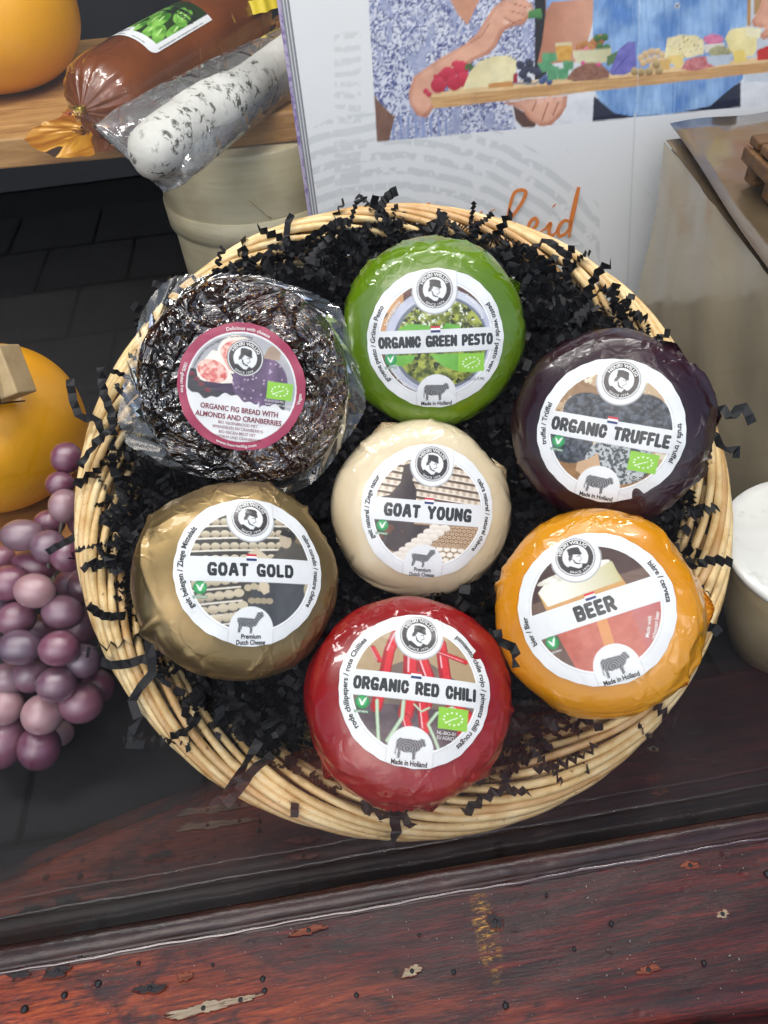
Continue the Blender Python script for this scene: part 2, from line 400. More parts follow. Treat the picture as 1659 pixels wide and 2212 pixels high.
N = Nodes('window_glass'); N.t.nodes.remove(N.b)
tr = N.n('BsdfTransparent'); tr.inputs[0].default_value = (.985, .99, .985, 1)
gl = N.n('BsdfGlossy', Roughness=.0); gl.inputs[0].default_value = (1, 1, 1, 1)
lw = N.n('NewGeometry'); dp = N.n('VectorMath', operation='DOT_PRODUCT'); N.l(lw.outputs['Incoming'], dp.inputs[0]); N.l(lw.outputs['Normal'], dp.inputs[1]); m2 = N.n('MixShader')
fres = N.math('ADD', N.math('MULTIPLY', N.math('POWER', N.math('SUBTRACT', 1.0, N.math('ABSOLUTE', dp.outputs['Value'])), 5.0), .957), .043)
N.l(fres, m2.inputs[0]); N.l(tr.outputs[0], m2.inputs[1]); N.l(gl.outputs[0], m2.inputs[2]); N.l(m2.outputs[0], N.o.inputs[0])
tag(obj('window_pane', *(lambda b: ([v for v in b[0]], b[1]))(([(x, y, z) for x in (-.62, .62) for y in (GY, GY + .004) for z in (.02, 1.1)],
    [(0, 1, 5, 4), (2, 6, 7, 3), (0, 4, 6, 2), (1, 3, 7, 5), (0, 2, 3, 1), (4, 5, 7, 6)])), N.m), 'clear upright shop window pane standing between the wooden sill and the cheeses', 'window pane')

# ------------------------------------------------------------------ basket
A_b = rad(14)
bx, by, bz = Vector((1, 0, 0)), Vector((0, math.cos(A_b), -math.sin(A_b))), Vector((0, math.sin(A_b), math.cos(A_b)))
MB3 = R @ Matrix((bx, by, bz)).transposed()
BO = W(.0113, .0137, -.430)
basket = empty('wicker_basket', BO, MB3, label='round shallow wicker basket of pale peeled willow, tilted and filled with cheeses', cat='basket')
def rod_path(j, jit, dirn=1):
    K = []
    a = lambda deg: dirn * deg
    tw = 2.3 * j; tr_ = 8.4 * j
    J = lambda s: random.uniform(-1, 1) * jit * s
    pts = [(tw - 52, .128, -.080), (tw - 38, .148, -.052 + J(1)), (tr_ - 12 - 8, .170 + J(.5), -.026 + J(.6)), (tr_ - 4, .182, -.013 + J(.4)), (tr_ + 14, .1885, -.003 + J(.3)), (tr_ + 30, .1850, .0045 + J(.3)),
           (tr_ + 46, .1775, .0068 + J(.3)), (tr_ + 60, .1690, .0020 + J(.5)), (tw + 92 - (25.2 - tr_) * .25, .160, -.020 + J(1)), (tw + 106, .151, -.045), (tw + 120, .139, -.070)]
    for th, r_, z in pts: K.append((th, r_, z))
    q = catmull(K, 7)
    return [Vector((r_ * math.cos(rad(a(th))), r_ * math.sin(rad(a(th))), z)) for th, r_, z in q]
NG = 11
protos = []
for var in range(3):
    for j in range(4):
        random.seed(100 + var * 10 + j)
        pth = rod_path(j, .0022, -1); n = len(pth)
        rads = [.0023 * (1 - .25 * abs(2 * i / n - 1) ** 2) * (1 + .06 * math.sin(i * .9 + j)) for i in range(n)]
        V_, F_ = tube(pth, rads, 7)
        me = obj('rod_tmp', V_, F_, MW, None, True); protos.append(me.data); bpy.data.objects.remove(me)
random.seed(11)
first = True
for g in range(NG):
    for j in range(4):
        o = bpy.data.objects.new('willow_rod', protos[(g % 3) * 4 + j]); C.objects.link(o); o.parent = basket
        o.rotation_euler = (random.uniform(-.006, .006), random.uniform(-.006, .006), 2 * math.pi * g / NG + random.uniform(-.02, .02))
# counter-leaning stakes of the wall and the round weave of wall foot and base
for k in range(40):
    th0 = 360 * k / 40 + random.uniform(-1.5, 1.5)
    q = catmull([(th0, .118, -.083), (th0 + 10, .137, -.072), (th0 + 24, .1560, -.040), (th0 + 40, .170, -.012), (th0 + 54, .176, -.002)], 6)
    V_, F_ = tube([Vector((r_ * math.cos(rad(t)), r_ * math.sin(rad(t)), z)) for t, r_, z in q], .0017, 6)
    obj('stake', V_, F_, MW, basket, True)
for k in range(17):
    if k < 6: r0, z0 = .126 + k * .0042, -.0815 + k * .0052
    else: r0, z0 = .123 - (k - 6) * .011, -.083
    path = []
    for i in range(121):
        t = 2 * math.pi * i / 120; s_ = math.sin(20 * t + (k % 2) * math.pi) * .0018
        path.append(Vector(((r0 + (s_ if k < 6 else 0)) * math.cos(t), (r0 + (s_ if k < 6 else 0)) * math.sin(t), z0 + (0 if k < 6 else s_))))
    V_, F_ = tube(path, .0019, 6, False); obj('weave_ring', V_, F_, MW, basket, True)
# what carries the tilted basket: a cloth covered block behind it
tag(frombm('riser_block', box_bm(BO.x - .09, BO.x + .09, BO.y + .03, BO.y + .13, .001, .055, .004), MCL), 'small black cloth covered block propping the basket up from behind', 'display block')

# ------------------------------------------------------------------ text
_tc = {}
def text2d(s, bold=0.0):
    k = (s, bold)
    if k in _tc: return _tc[k]
    cu = bpy.data.curves.new('t', 'FONT'); cu.body = s; cu.offset = bold; cu.resolution_u = 3; cu.size = 1
    o = bpy.data.objects.new('t', cu); C.objects.link(o)
    me = bpy.data.meshes.new_from_object(o.evaluated_get(bpy.context.evaluated_depsgraph_get()))
    bpy.data.objects.remove(o); bpy.data.curves.remove(cu)
    v = np.zeros(len(me.vertices) * 3); me.vertices.foreach_get('co', v); v = v.reshape(-1, 3)[:, :2]
    f = [tuple(p.vertices) for p in me.polygons]; bpy.data.meshes.remove(me)
    v[:, 0] -= (v[:, 0].min() + v[:, 0].max()) / 2
    _tc[k] = (v, f, np.ptp(v[:, 0])); return _tc[k]
c_ = .26
GL = {'O': ([[(c_, 0), (1 - c_, 0), (1, c_), (1, 1 - c_), (1 - c_, 1), (c_, 1), (0, 1 - c_), (0, c_), (c_, 0)]], 1), 'C': ([[(1, .70), (1, 1 - c_), (1 - c_, 1), (c_, 1), (0, 1 - c_), (0, c_), (c_, 0), (1 - c_, 0), (1, c_), (1, .3)]], .92),
 'G': ([[(1, .86), (1 - c_ * .7, 1), (c_, 1), (0, 1 - c_), (0, c_), (c_, 0), (1, 0), (1, .40), (.66, .40)]], 1), 'R': ([[(0, 0), (0, 1), (1 - c_, 1), (1, 1 - c_), (1, .64), (1 - c_, .42), (0, .42)], [(.55, .42), (1, 0)]], .98),
 'A': ([[(0, 0), (.36, 1), (.64, 1), (1, 0)], [(.16, .3), (.84, .3)]], 1.12), 'N': ([[(0, 0), (0, 1), (1, 0), (1, 1)]], 1), 'I': ([[(.0, 0), (.0, 1)]], .02), 'E': ([[(1, 1), (0, 1), (0, 0), (1, 0)], [(0, .5), (.85, .5)]], .78), 'P': ([[(0, 0), (0, 1), (1 - c_, 1), (1, 1 - c_), (1, .64), (1 - c_, .40), (0, .40)]], .92),
 'S': ([[(1, .98), (c_, 1), (0, 1 - c_ * .8), (0, .66), (c_ * .8, .52), (1 - c_ * .8, .48), (1, .34), (1, c_ * .8), (1 - c_, 0), (0, .02)]], .95), 'T': ([[(0, 1), (1, 1)], [(.5, 1), (.5, 0)]], .92), 'U': ([[(0, 1), (0, c_), (c_, 0), (1 - c_, 0), (1, c_), (1, 1)]], .98),
 'F': ([[(1, 1), (0, 1), (0, 0)], [(0, .48), (.85, .48)]], .78), 'L': ([[(0, 1), (0, 0), (1, 0)]], .76), 'D': ([[(0, 0), (0, 1), (1 - c_, 1), (1, 1 - c_), (1, c_), (1 - c_, 0), (0, 0)]], .98), 'H': ([[(0, 0), (0, 1)], [(1, 0), (1, 1)], [(0, .5), (1, .5)]], .98), 'Y': ([[(0, 1), (.5, .48), (1, 1)], [(.5, .48), (.5, 0)]], 1.05),
 'B': ([[(0, 0), (0, 1), (.8, 1), (1, .82), (1, .64), (.85, .52), (0, .52)], [(.85, .52), (1, .38), (1, .16), (.82, 0), (0, 0)]], .98)}
def title_paint(p, t, cx, cy, width, cap, col):
    cap *= 1.12; sw = .25 * cap; W0 = .56 * cap; gap = .15 * cap + sw; tot = -gap
    for ch in t: tot += (.42 * cap + sw) if ch == ' ' else GL[ch][1] * W0 + gap
    k = (width - sw) / tot; x = cx - width / 2 + sw / 2; hh_ = cap - sw
    for ch in t:
        if ch == ' ': x += (.42 * cap + sw) * k; continue
        st, wf = GL[ch]
        for q in st: p.line([(x + a * wf * W0 * k, cy - hh_ / 2 + b * hh_) for a, b in q], sw, col)
        x += (wf * W0 + gap) * k
class Print:                     # collects flat lettering in label units
    def __init__(s): s.V = []; s.F = []; s.n = 0
    def add(s, v, f): s.V.append(v); s.F += [tuple(i + s.n for i in q) for q in f]; s.n += len(v)
    def straight(s, t, cx, cy, width, cap, bold=.0, ang=0, shear=0):
        v, f, w0 = text2d(t, bold); p = v.copy(); p[:, 0] *= width / w0; p[:, 1] = (p[:, 1] - .0) * cap / .73
        p[:, 0] += p[:, 1] * shear; p[:, 1] -= cap / 2
        a = rad(ang); s.add(np.c_[p[:, 0] * math.cos(a) - p[:, 1] * math.sin(a) + cx, p[:, 0] * math.sin(a) + p[:, 1] * math.cos(a) + cy], f)
    def arc(s, t, r, a0, a1, cap, bold=.0, cx=0, cy=0, ccw=False):   # angles clockwise from the top; ccw: letter tops point inward
        v, f, w0 = text2d(t, bold)
        phi = rad((a0 + a1) / 2) + v[:, 0] / w0 * abs(rad(a1 - a0)) * (-1 if ccw else 1)
        rr = r + v[:, 1] * cap / .73 * (-1 if ccw else 1)
        s.add(np.c_[rr * np.sin(phi) + cx, rr * np.cos(phi) + cy], f)
    def build(s, name, m, parent, mapf, lift):
        n0 = 0; o = None
        for v in s.V:
            fs = [tuple(i - n0 for i in q) for q in s.F if n0 <= q[0] < n0 + len(v)]
            o = obj(name, mapf(v, lift), fs, m, parent); n0 += len(v)
        return o

# ------------------------------------------------------------------ label art (flat print)
def poly_t(pts, cx, cy, s): return [((x - cx) / s, (cy - y) / s) for x, y in pts]
HAT = [(690, 470), (740, 462), (800, 460), (905, 480), (930, 510), (935, 580), (948, 645), (900, 648), (800, 610), (690, 598)]
HAIR = [(690, 600), (770, 600), (765, 640), (740, 660), (735, 700), (700, 700), (668, 722), (660, 660)]
BEARD = [(735, 700), (760, 700), (775, 760), (815, 795), (870, 800), (865, 830), (820, 828), (760, 795), (738, 750)]
COAT = [(596, 820), (640, 795), (760, 880), (800, 905), (870, 820), (980, 860), (955, 935), (800, 1000), (650, 935)]
def badge(p, cx, cy, s):
    k = s / .25
    p.ell(cx, cy, s * 1.03, s * 1.03, '55504f'); p.ell(cx, cy, s * .985, s * .985, 'e4e6e8'); p.ell(cx, cy, s * .93, s * .93, '3a3435'); p.ell(cx, cy, s * .66, s * .66, 'e6e9ea')
    f = lambda q: [(cx + x * s, cy + y * s) for x, y in poly_t(q, 800, 665, 375)]
    p.poly(f(COAT), '2f2c2e'); p.poly(f([(700, 700), (740, 700), (800, 800), (790, 880), (720, 830), (640, 800)]), 'dfe2e3')
    p.poly(f(HAT), '343133'); p.poly(f(HAIR), '4a4648'); p.poly(f(BEARD), '343133')
    p.line(f([(830, 668), (905, 655)]), s * .04, '343133'); p.line(f([(885, 660), (910, 735), (880, 745)]), s * .035, '4a4648'); p.line(f([(840, 765), (880, 760)]), s * .04, '343133')
    p.line(f([(800, 850), (835, 890), (870, 840)]), s * .07, 'e0e2e3')
COW = [(745, 1228), (760, 1212), (880, 1217), (897, 1204), (915, 1208), (928, 1240), (922, 1250), (905, 1252), (888, 1275), (868, 1287), (866, 1330), (848, 1332), (846, 1290), (800, 1294), (775, 1287), (772, 1330), (755, 1332), (757, 1290), (750, 1265), (744, 1320), (738, 1300)]
GOAT = [(832, 1045), (845, 1040), (930, 1045), (948, 1010), (975, 1006), (985, 1030), (972, 1042), (955, 1060), (940, 1085), (920, 1092), (918, 1125), (905, 1128), (903, 1092), (862, 1088), (850, 1122), (835, 1123), (842, 1085), (832, 1060)]
def stars(p, cx, cy, w_, h_):
    p.poly([(cx - w_, cy - h_), (cx + w_, cy - h_), (cx + w_, cy + h_), (cx - w_, cy + h_)], '8cc63c')
    for k in range(12):
        t = k * math.pi / 6; p.ell(cx + w_ * .62 * math.cos(t) - (.1 * w_ * math.sin(t)), cy + h_ * .55 * math.sin(t) + h_ * .12 * math.cos(t), .012, .012, 'eef6e0')
    p.line([(cx - w_ * .5, cy - h_ * .45), (cx - w_ * .1, cy - h_ * .1), (cx + w_ * .3, cy + h_ * .15)], .010, 'eef6e0')

def art_pesto(p):
    x, y = p.x, p.y; p.c[:] = h('5a4038'); p.put(fbm(x * 5, y * 5, 1) > .55, '6f4b3e')
    p.put((x < -.45) & (y > .0) & (fbm(x * 4 + 3, y * 4, 2) > .45), 'c99a6a')
    p.ell(.05, -.05, .80, .78, 'a9adc4', 'd8dbe6', fbm(x * 5, y * 5, 4)); p.ell(.07, -.06, .70, .68, '6f7684')
    m = (((x - .08) / .66) ** 2 + ((y + .06) / .63) ** 2 < 1); n = fbm(x * 16, y * 16, 5, 4)
    p.put(m, '3f4c12', 'a9b04a', np.clip((n - .3) * 2.6, 0, 1)); p.put(m & (fbm(x * 22, y * 22, 9) > .66) & (y > -.1), 'e4ead8'); p.put(m & (fbm(x * 12, y * 12, 19) < .34), '2c350e')
    for q in ([(-.62, .12), (-.4, .25), (-.1, .22), (0, .1), (-.3, .02)], [(.05, .1), (.15, .24), (.35, .2), (.4, .1)], [(-.75, -.2), (-.3, -.2), (-.35, -.3), (-.5, -.36), (-.7, -.32)], [(-.1, -.2), (.5, -.2), (.6, -.5), (.3, -.46), (.1, -.38)]):
        p.poly(q, '4f9a2c', '83c452', fbm(x * 6, y * 6, 3))
def art_truffle(p):
    x, y = p.x, p.y; n = fbm(x * 9, y * 9, 2); p.c[:] = h('b59a78'); p.put(n > .5, 'd8cdb4'); p.put((fbm(x * 3, y * 3, 6) > .55), '8c6a48')
    p.put(y < -.35, '6b4a2c', 'a87c46', fbm(x * 7, y * 7, 8))
    for cx, cy, rx, ry in ((-.35, .22, .34, .26), (.02, .2, .26, .3), (.38, .28, .36, .3), (.66, .2, .2, .24), (-.5, -.28, .32, .26)):
        p.ell(cx, cy, rx, ry, '20232b', '5c6470', np.clip((fbm(x * 26, y * 26, 3) - .35) * 2.2, 0, 1))
    p.ell(.2, -.38, .46, .34, '43484c', 'b9c0c2', (fbm(x * 30, y * 30, 12) > .5) * .9, 10)
    p.poly([(-.35, -.5), (-.2, -.42), (-.1, -.32), (-.05, -.45), (0, -.6), (-.2, -.7), (-.35, -.62)], 'c4a27e')
def art_young(p):
    x, y = p.x, p.y; yy = y + x * .08; p.c[:] = h('8a6f5a')
    for k in range(12):
        y0 = .9 - k * .105; m = (yy < y0) & (yy > y0 - .055); p.put(m, 'b8a48e', 'e0d4c2', (np.sin(x * 60 + k) * .5 + .5)); p.put((yy < y0 - .055) & (yy > y0 - .068), 'e6ded2'); p.put((yy < y0 - .068) & (yy > y0 - .105), '5c4636')
    p.put(y < -.18, 'a08062', 'bfa485', vn(x * 30, y * 30, 1))
    m = (y < -.2) & (x > .0) & (y > -.48); q = ((x * 14 + np.floor(y * 18) * .5) % 1 - .5) ** 2 + ((y * 18) % 1 - .5) ** 2; p.put(m, '8b6848'); p.put(m & (q < .15), 'd8c4a6'); p.put(m & (q < .05), '8b6848')
    m = (y < -.52) & (x > .1); q = ((x * 9 + np.floor(y * 12) * .5) % 1 - .5) ** 2 + ((y * 12) % 1 - .5) ** 2; p.put(m, '9a8266'); p.put(m & (q < .2), 'efe8dc')
    p.poly([(-.85, .12), (-.6, .2), (-.45, .4), (-.42, .66), (-.3, .7), (-.22, .62), (-.28, .45), (-.2, .3), (-.2, -.2), (.1, -.2), (-.3, -.7), (-.8, -.5)], '2e2729', '4a3c3a', fbm(x * 6, y * 6, 3))
    p.put((x < -.35) & (y < -.22) & (y > -.5) & (fbm(x * 7, y * 7, 8) > .55), '6c4434')
    for k in range(9):
        for dx in (0, .15): p.ell(.12 - k * .085 + dx, -.23 - k * .075, .085, .052, 'e9e1d6', 'bdae9c', np.clip((-.2 - y - k * .075) * 6, 0, 1))
def art_gold(p):
    x, y = p.x, p.y; p.c[:] = h('43403c'); yy = y - .06 * x
    for k in range(5):
        y0 = .66 - k * .17
        if k > 3: break
        for j in range(14):
            cx = -.85 + j * .125; p.ell(cx, y0 - .0 + .06 * cx, .062, .05, 'cfc3aa', '857860', np.clip((y0 - yy) * 10 + .4, 0, 1))
        p.put((yy < y0 - .045) & (yy > y0 - .07) & (x < .55), 'ddd6c8')
    p.put((x > .0) & (y < -.15), '3b3c40', '56585c', fbm(x * 4, y * 4, 5)); p.put((x > .62) & (y < .75) & (y > .1), '7d7058')
    p.poly([(.25, .12), (.4, .32), (.55, .42), (.78, .36), (.85, .1)], '54504a'); p.ell(.48, .42, .085, .11, 'b5a690'); p.poly([(.4, .5), (.44, .58), (.62, .56), (.64, .44)], '2c2a2b')
    p.poly([(-.05, .22), (.08, .3), (.2, .2), (.3, .1), (.12, .12)], 'cabca4')
    for r0, c0 in enumerate(((-.22, 5), (-.4, 4), (-.56, 4), (-.68, 4))):
        for j in range(5): p.ell(-.72 + j * .125 + r0 * .05, c0[0] + j * .02, .07, .055, 'c4b79e', '7e725c', np.clip((c0[0] - y) * 9 + .4, 0, 1))
        p.line([(-.8, c0[0] - .09), (-.15 + r0 * .02, c0[0] - .02)], .022, 'ddd6c8')
    for j in range(4): p.ell(-.05 + j * .08, -.25 + (j % 2) * .02, .05, .045, 'b5a88e')
    for j in range(4): p.ell(.0 + j * .08, -.42, .05, .04, 'a1947a')
    p.poly([(.1, -.16), (.22, -.16), (.24, -.3), (.16, -.34), (.1, -.26)], 'cabca4'); p.ell(.8, -.25, .07, .1, 'b0a286')
def art_chili(p):
    x, y = p.x, p.y; p.c[:] = h('a8906e'); p.put(y < .42 - .5 * np.abs(x), '5e5450', '7c6a5c', fbm(x * 5, y * 5, 4)); p.put(y < -.25, '3a2c34', '6a5a60', fbm(x * 10, y * 10, 5))
    for pts, w_ in (([(-.3, .7), (-.38, .45), (-.42, .1), (-.48, -.3)], .15), ([(-.1, .6), (-.08, .2), (-.05, -.1), (-.1, -.35)], .2), ([(.3, .62), (.36, .3), (.42, 0), (.5, -.2)], .16), ([(.05, .4), (.18, .1), (.15, -.2)], .17),
                    ([(.3, .5), (.65, .42)], .07), ([(-.6, .46), (-.5, .3)], .07), ([(.1, -.2), (.16, -.5), (.12, -.7)], .14), ([(.55, -.2), (.72, -.3), (.66, -.5)], .16), ([(-.1, -.4), (-.02, -.6)], .12)):
        p.line(pts, w_, 'a01420'); p.line([(a + .015, b) for a, b in pts], w_ * .55, 'cf2430'); p.line([(a - .03, b) for a, b in pts[:2]], w_ * .12, 'f0b0b8')
    for pts, w_ in (([(-.48, -.22), (-.46, -.4), (-.4, -.78)], .045), ([(-.14, -.2), (-.14, -.4), (-.3, -.7)], .05), ([(.5, -.2), (.3, -.3), (.2, -.45), (.3, -.62), (.44, -.9)], .04), ([(0, -.22), (.1, -.3), (.2, -.24)], .025)):
        p.line(pts, w_, '9fb695'); p.line(pts, w_ * .4, 'c6d8c0')
def art_beer(p):
    x, y = p.x, p.y; p.c[:] = h('6a5348'); p.put(y > .3, '45302c')
    g_ = [(-.62, .42), (-.5, .5), (.2, .56), (.4, .5), (.52, .0), (.55, -.5), (.4, -.9), (-.45, -.9), (-.55, -.3)]
    p.poly(g_, 'c9a05c', 'b8604a', np.clip(.5 - y * 1.5, 0, 1)); m = inside(x, y, [(-.62, .42), (-.5, .5), (.2, .56), (.42, .5), (.45, .22), (-.56, .2)])
    p.put(m, 'e7e4d8', 'b9b07c', np.clip((x + .3) * 1.2, 0, 1)); p.ell(-.1, .52, .5, .06, 'f0efe8', 'c8c4b4', vn(x * 20, y * 20, 1))
    p.put((y < -.1) & inside(x, y, g_), 'ad5040', 'c87060', fbm(x * 14, y * 14, 5)); p.poly([(-.02, .1), (.12, .1), (.05, -.9), (-.08, -.9)], 'cf8a50'); p.put((y < -.15) & (x > .42), 'a86a60', 'c45a62', fbm(x * 5, y * 5, 3))
def art_fig(p):
    x, y = p.x, p.y; p.c[:] = h('34323a'); p.put((y > .2), '8c8c92', 'c4c4c8', fbm(x * 4, y * 9, 3)); p.put((x > .7) & (y < .4), 'a9aab0')
    p.ell(-.12, .5, .30, .30, 'efe6da'); p.ell(-.14, .48, .24, .24, 'c9504e', 'f2c8b8', np.clip((fbm(x * 20, y * 20, 2) - .3) * 2.2, 0, 1))
    p.poly([(-.72, .2), (-.5, .52), (-.38, .5), (-.12, .1), (-.12, -.02), (-.3, .02), (-.5, .0), (-.68, .06)], 'efe6dc'); p.ell(-.47, .2, .24, .17, 'cf5a58', 'f4cfc0', np.clip((fbm(x * 22, y * 22, 7) - .3) * 2.2, 0, 1), -15)
    p.poly([(-.6, .03), (-.3, .03), (-.12, .06), (-.1, -.12), (-.3, -.1), (-.5, -.06)], '3a2a48')
    m = p.ell(.28, .12, .43, .42, '3c2a48', '7c6288', fbm(x * 7, y * 5, 5)); p.poly([(.28, .5), (.36, .68), (.46, .74), (.56, .68), (.54, .5)], 'a8907c'); p.put(m & (vhash(np.floor(x * 40), np.floor(y * 40), 3) > .95), 'b8a4bc')
    for a, b in ((-.78, .12), (-.7, .05), (-.62, -.02), (-.52, -.1), (-.1, -.22), (-.2, -.16), (.05, -.24)): p.ell(a, b, .05, .035, '6c1c30')
ART = dict(pesto=art_pesto, truffle=art_truffle, young=art_young, gold=art_gold, chili=art_chili, beer=art_beer)
def label_fn(kind):
    goat = kind in ('young', 'gold')
    def fn(x, y):
        p = Paint(x, y); r = np.hypot(x, y); white = np.array(h('dfe1e3')); p.c[:] = white
        q = Paint(x, y); ART[kind](q); m = r < .815; p.c[m] = q.c[m]; p.put((r > .815) & (r < .835), 'f3f4f5'); p.put((r > .835) & (r < .848), 'c9ccce')
        p.put((np.abs(y + .01) < .165) & (r < .82), 'dcdee0')
        # top tab with the badge
        m = ((x ** 2 + (y - .70) ** 2) < .315 ** 2) | ((np.abs(x) < .315) & (y > .70)); p.put(((x ** 2 + (y - .70) ** 2) < .335 ** 2) & (y < .7), 'a8aaac'); p.put(m, 'e2e4e6')
        p.put((np.abs(np.abs(x) - .318) < .006) & (y > .7), 'c4c6c8')
        badge(p, 0, .71, .252)
        m = ((x ** 2 + (y + .79) ** 2) < .295 ** 2) | ((np.abs(x) < .295) & (y < -.79)); p.put(m, 'e2e4e6'); p.put((np.abs(np.abs(x) - .298) < .006) & (y < -.79), 'c4c6c8')
        if goat: an = [(a, b + .02) for a, b in poly_t(GOAT, 912, 757, 430)]
        else: an = [(a, b + .0) for a, b in poly_t(COW, 833, 898, 485)]
        m = inside(x, y, an); st = np.sin(np.hypot(x + .04, (y + .77) * 1.2) * 190 + fbm(x * 9, y * 9, 3) * 5) > .1
        p.put(m, '8a8c90'); p.put(m & st, '2e3034')
        pass
        p.ell(-.665, -.255, .088, .088, '1f8a4c'); p.ell(-.665, -.25, .062, .062, '3fa65e'); p.poly([(-.72, -.21), (-.675, -.30), (-.655, -.30), (-.61, -.19), (-.65, -.225), (-.668, -.27), (-.685, -.235)], 'f4f8f4')
        if kind != 'beer': p.poly([(-.755, -.395), (-.575, -.395), (-.575, -.36), (-.755, -.36)], '1f7a44')
        if kind in ('pesto', 'truffle', 'chili'): stars(p, .52, -.345, .195, .135)
        return p.c
    return fn
def fig_fn(x, y):
    p = Paint(x, y); r = np.hypot(x, y); q = Paint(x, y); art_fig(q); p.c[:] = h('a02a50'); m = r < .86; p.c[m] = h('e2e3e4'); m = (r < .835) & (y > -.17 - .05 * np.sin(x * 9) - .02 * np.sin(x * 31) - (x > .3) * .08); p.c[m] = q.c[m]
    badge(p, .015, .467, .275); stars(p, .598, .03, .2, .135); return p.c
def beer_text(): pass
LBL = {
 'pesto': (1.68, .150, 'ORGANIC GREEN PESTO', ('groene pesto / Grünes Pesto', 230, 304), ('pesto verde / pesto vert', 57, 123)),
 'truffle': (1.62, .170, 'ORGANIC TRUFFLE', ('truffel / Trüffel', 248, 286), ('trufa / truffel', 73, 108)),
 'young': (1.33, .180, 'GOAT YOUNG', ('geit naturel / Ziege natur', 239, 301), ('cabra naturel / naturel chèvre', 53, 126)),
 'gold': (1.16, .160, 'GOAT GOLD', ('geit belegen / Ziege Mittelalt', 235, 307), ('cabra curado / mature chèvre', 55, 122)),
 'chili': (1.62, .155, 'ORGANIC RED CHILI', ('rode chilipepers / rote Chillies', 230, 309), ('pimiento chile rojo / piments chili rouges', 34, 139)),
 'beer': (.54, .185, 'BEER', ('bier / Bier', 256, 281), ('bière / cerveza', 68, 104))}
def lettering(kind):
    D, Wh, M_ = Print(), Print(), Print()
    if kind == 'fig':
        M_.straight('ORGANIC FIG BREAD WITH', 0.0, -.345, 1.22, .085, .022); M_.straight('ALMONDS AND CRANBERRIES', .0, -.475, 1.36, .085, .022)
        for i, (t, w_) in enumerate((('BIO VIJGENBROOD MET', .62), ('AMANDELEN EN CRANBERRYS', .80), ('BIO FEIGEN-BROT MIT', .58), ('MANDELN UND CRANBERRIES', .78))): M_.straight(t, .0, -.575 - i * .075, w_, .048, .0)
        Wh.arc('Delicious with cheese', .89, -20, 23, .055, .01); Wh.arc('100% gluten free', .945, 287, 258, .055, .01, ccw=True); Wh.arc('Vegan', .945, 99, 88, .055, .01, ccw=True); Wh.arc('www.henriwillig.com', .95, 200, 160, .05, .01, ccw=True)
        D.arc('Serveersuggestie / Serving suggestion / Serviervorschlag', .78, 282, 367, .035)
        Wh.straight('ES-ECO-024-MU', .53, -.135, .3, .035); Wh.straight('AGRICULTURE UE/NON-UE', .62, -.19, .46, .03)
        bx_, by_, k = .015, .467, 1.09
    else:
        w_, cap, t, l_, r_ = LBL[kind]
        D.arc(l_[0], .885, l_[1], l_[2], .070, .022); D.arc(r_[0], .885, r_[1], r_[2], .070, .022)
        if kind in ('young', 'gold'): D.straight('Premium', 0, -.875, .26, .060, .025); D.straight('Dutch Cheese', 0, -.95, .38, .060, .025)
        else: D.straight('Made in Holland', 0, -.935, .46, .064, .025)
        Wh.straight('VEGETARIAN', -.665, -.378, .16, .026, .01)
        if kind == 'pesto':
            Wh.arc('Serveersuggestie', .735, 288, 318, .05, .01); Wh.arc('Serviervorschlag', .735, 36, 68, .05, .01); Wh.arc('Serving suggestion', .79, 240, 203, .05, .01, ccw=True)
            D.straight('NL-BIO-01', .44, -.53, .24, .045); D.straight('EU AGRICULTURE', .52, -.59, .39, .045)
        if kind in ('truffle', 'chili'): Wh.straight('NL-BIO-01', .44, -.53, .24, .045); Wh.straight('EU AGRICULTURE', .52, -.59, .39, .045)
        if kind == 'beer': Wh.straight('Made with', .54, -.43, .27, .05, .01, 62); Wh.straight('Wheyzen beer', .63, -.44, .36, .05, .01, 62)
        bx_, by_, k = 0, .71, 1
    Wh.arc('HENRI WILLIG', .182 * k, -66, 66, .044 * k, .02, bx_, by_); Wh.arc('SINCE 1974', .222 * k, 218, 142, .032 * k, .0, bx_, by_, ccw=True)
    return D, Wh, M_

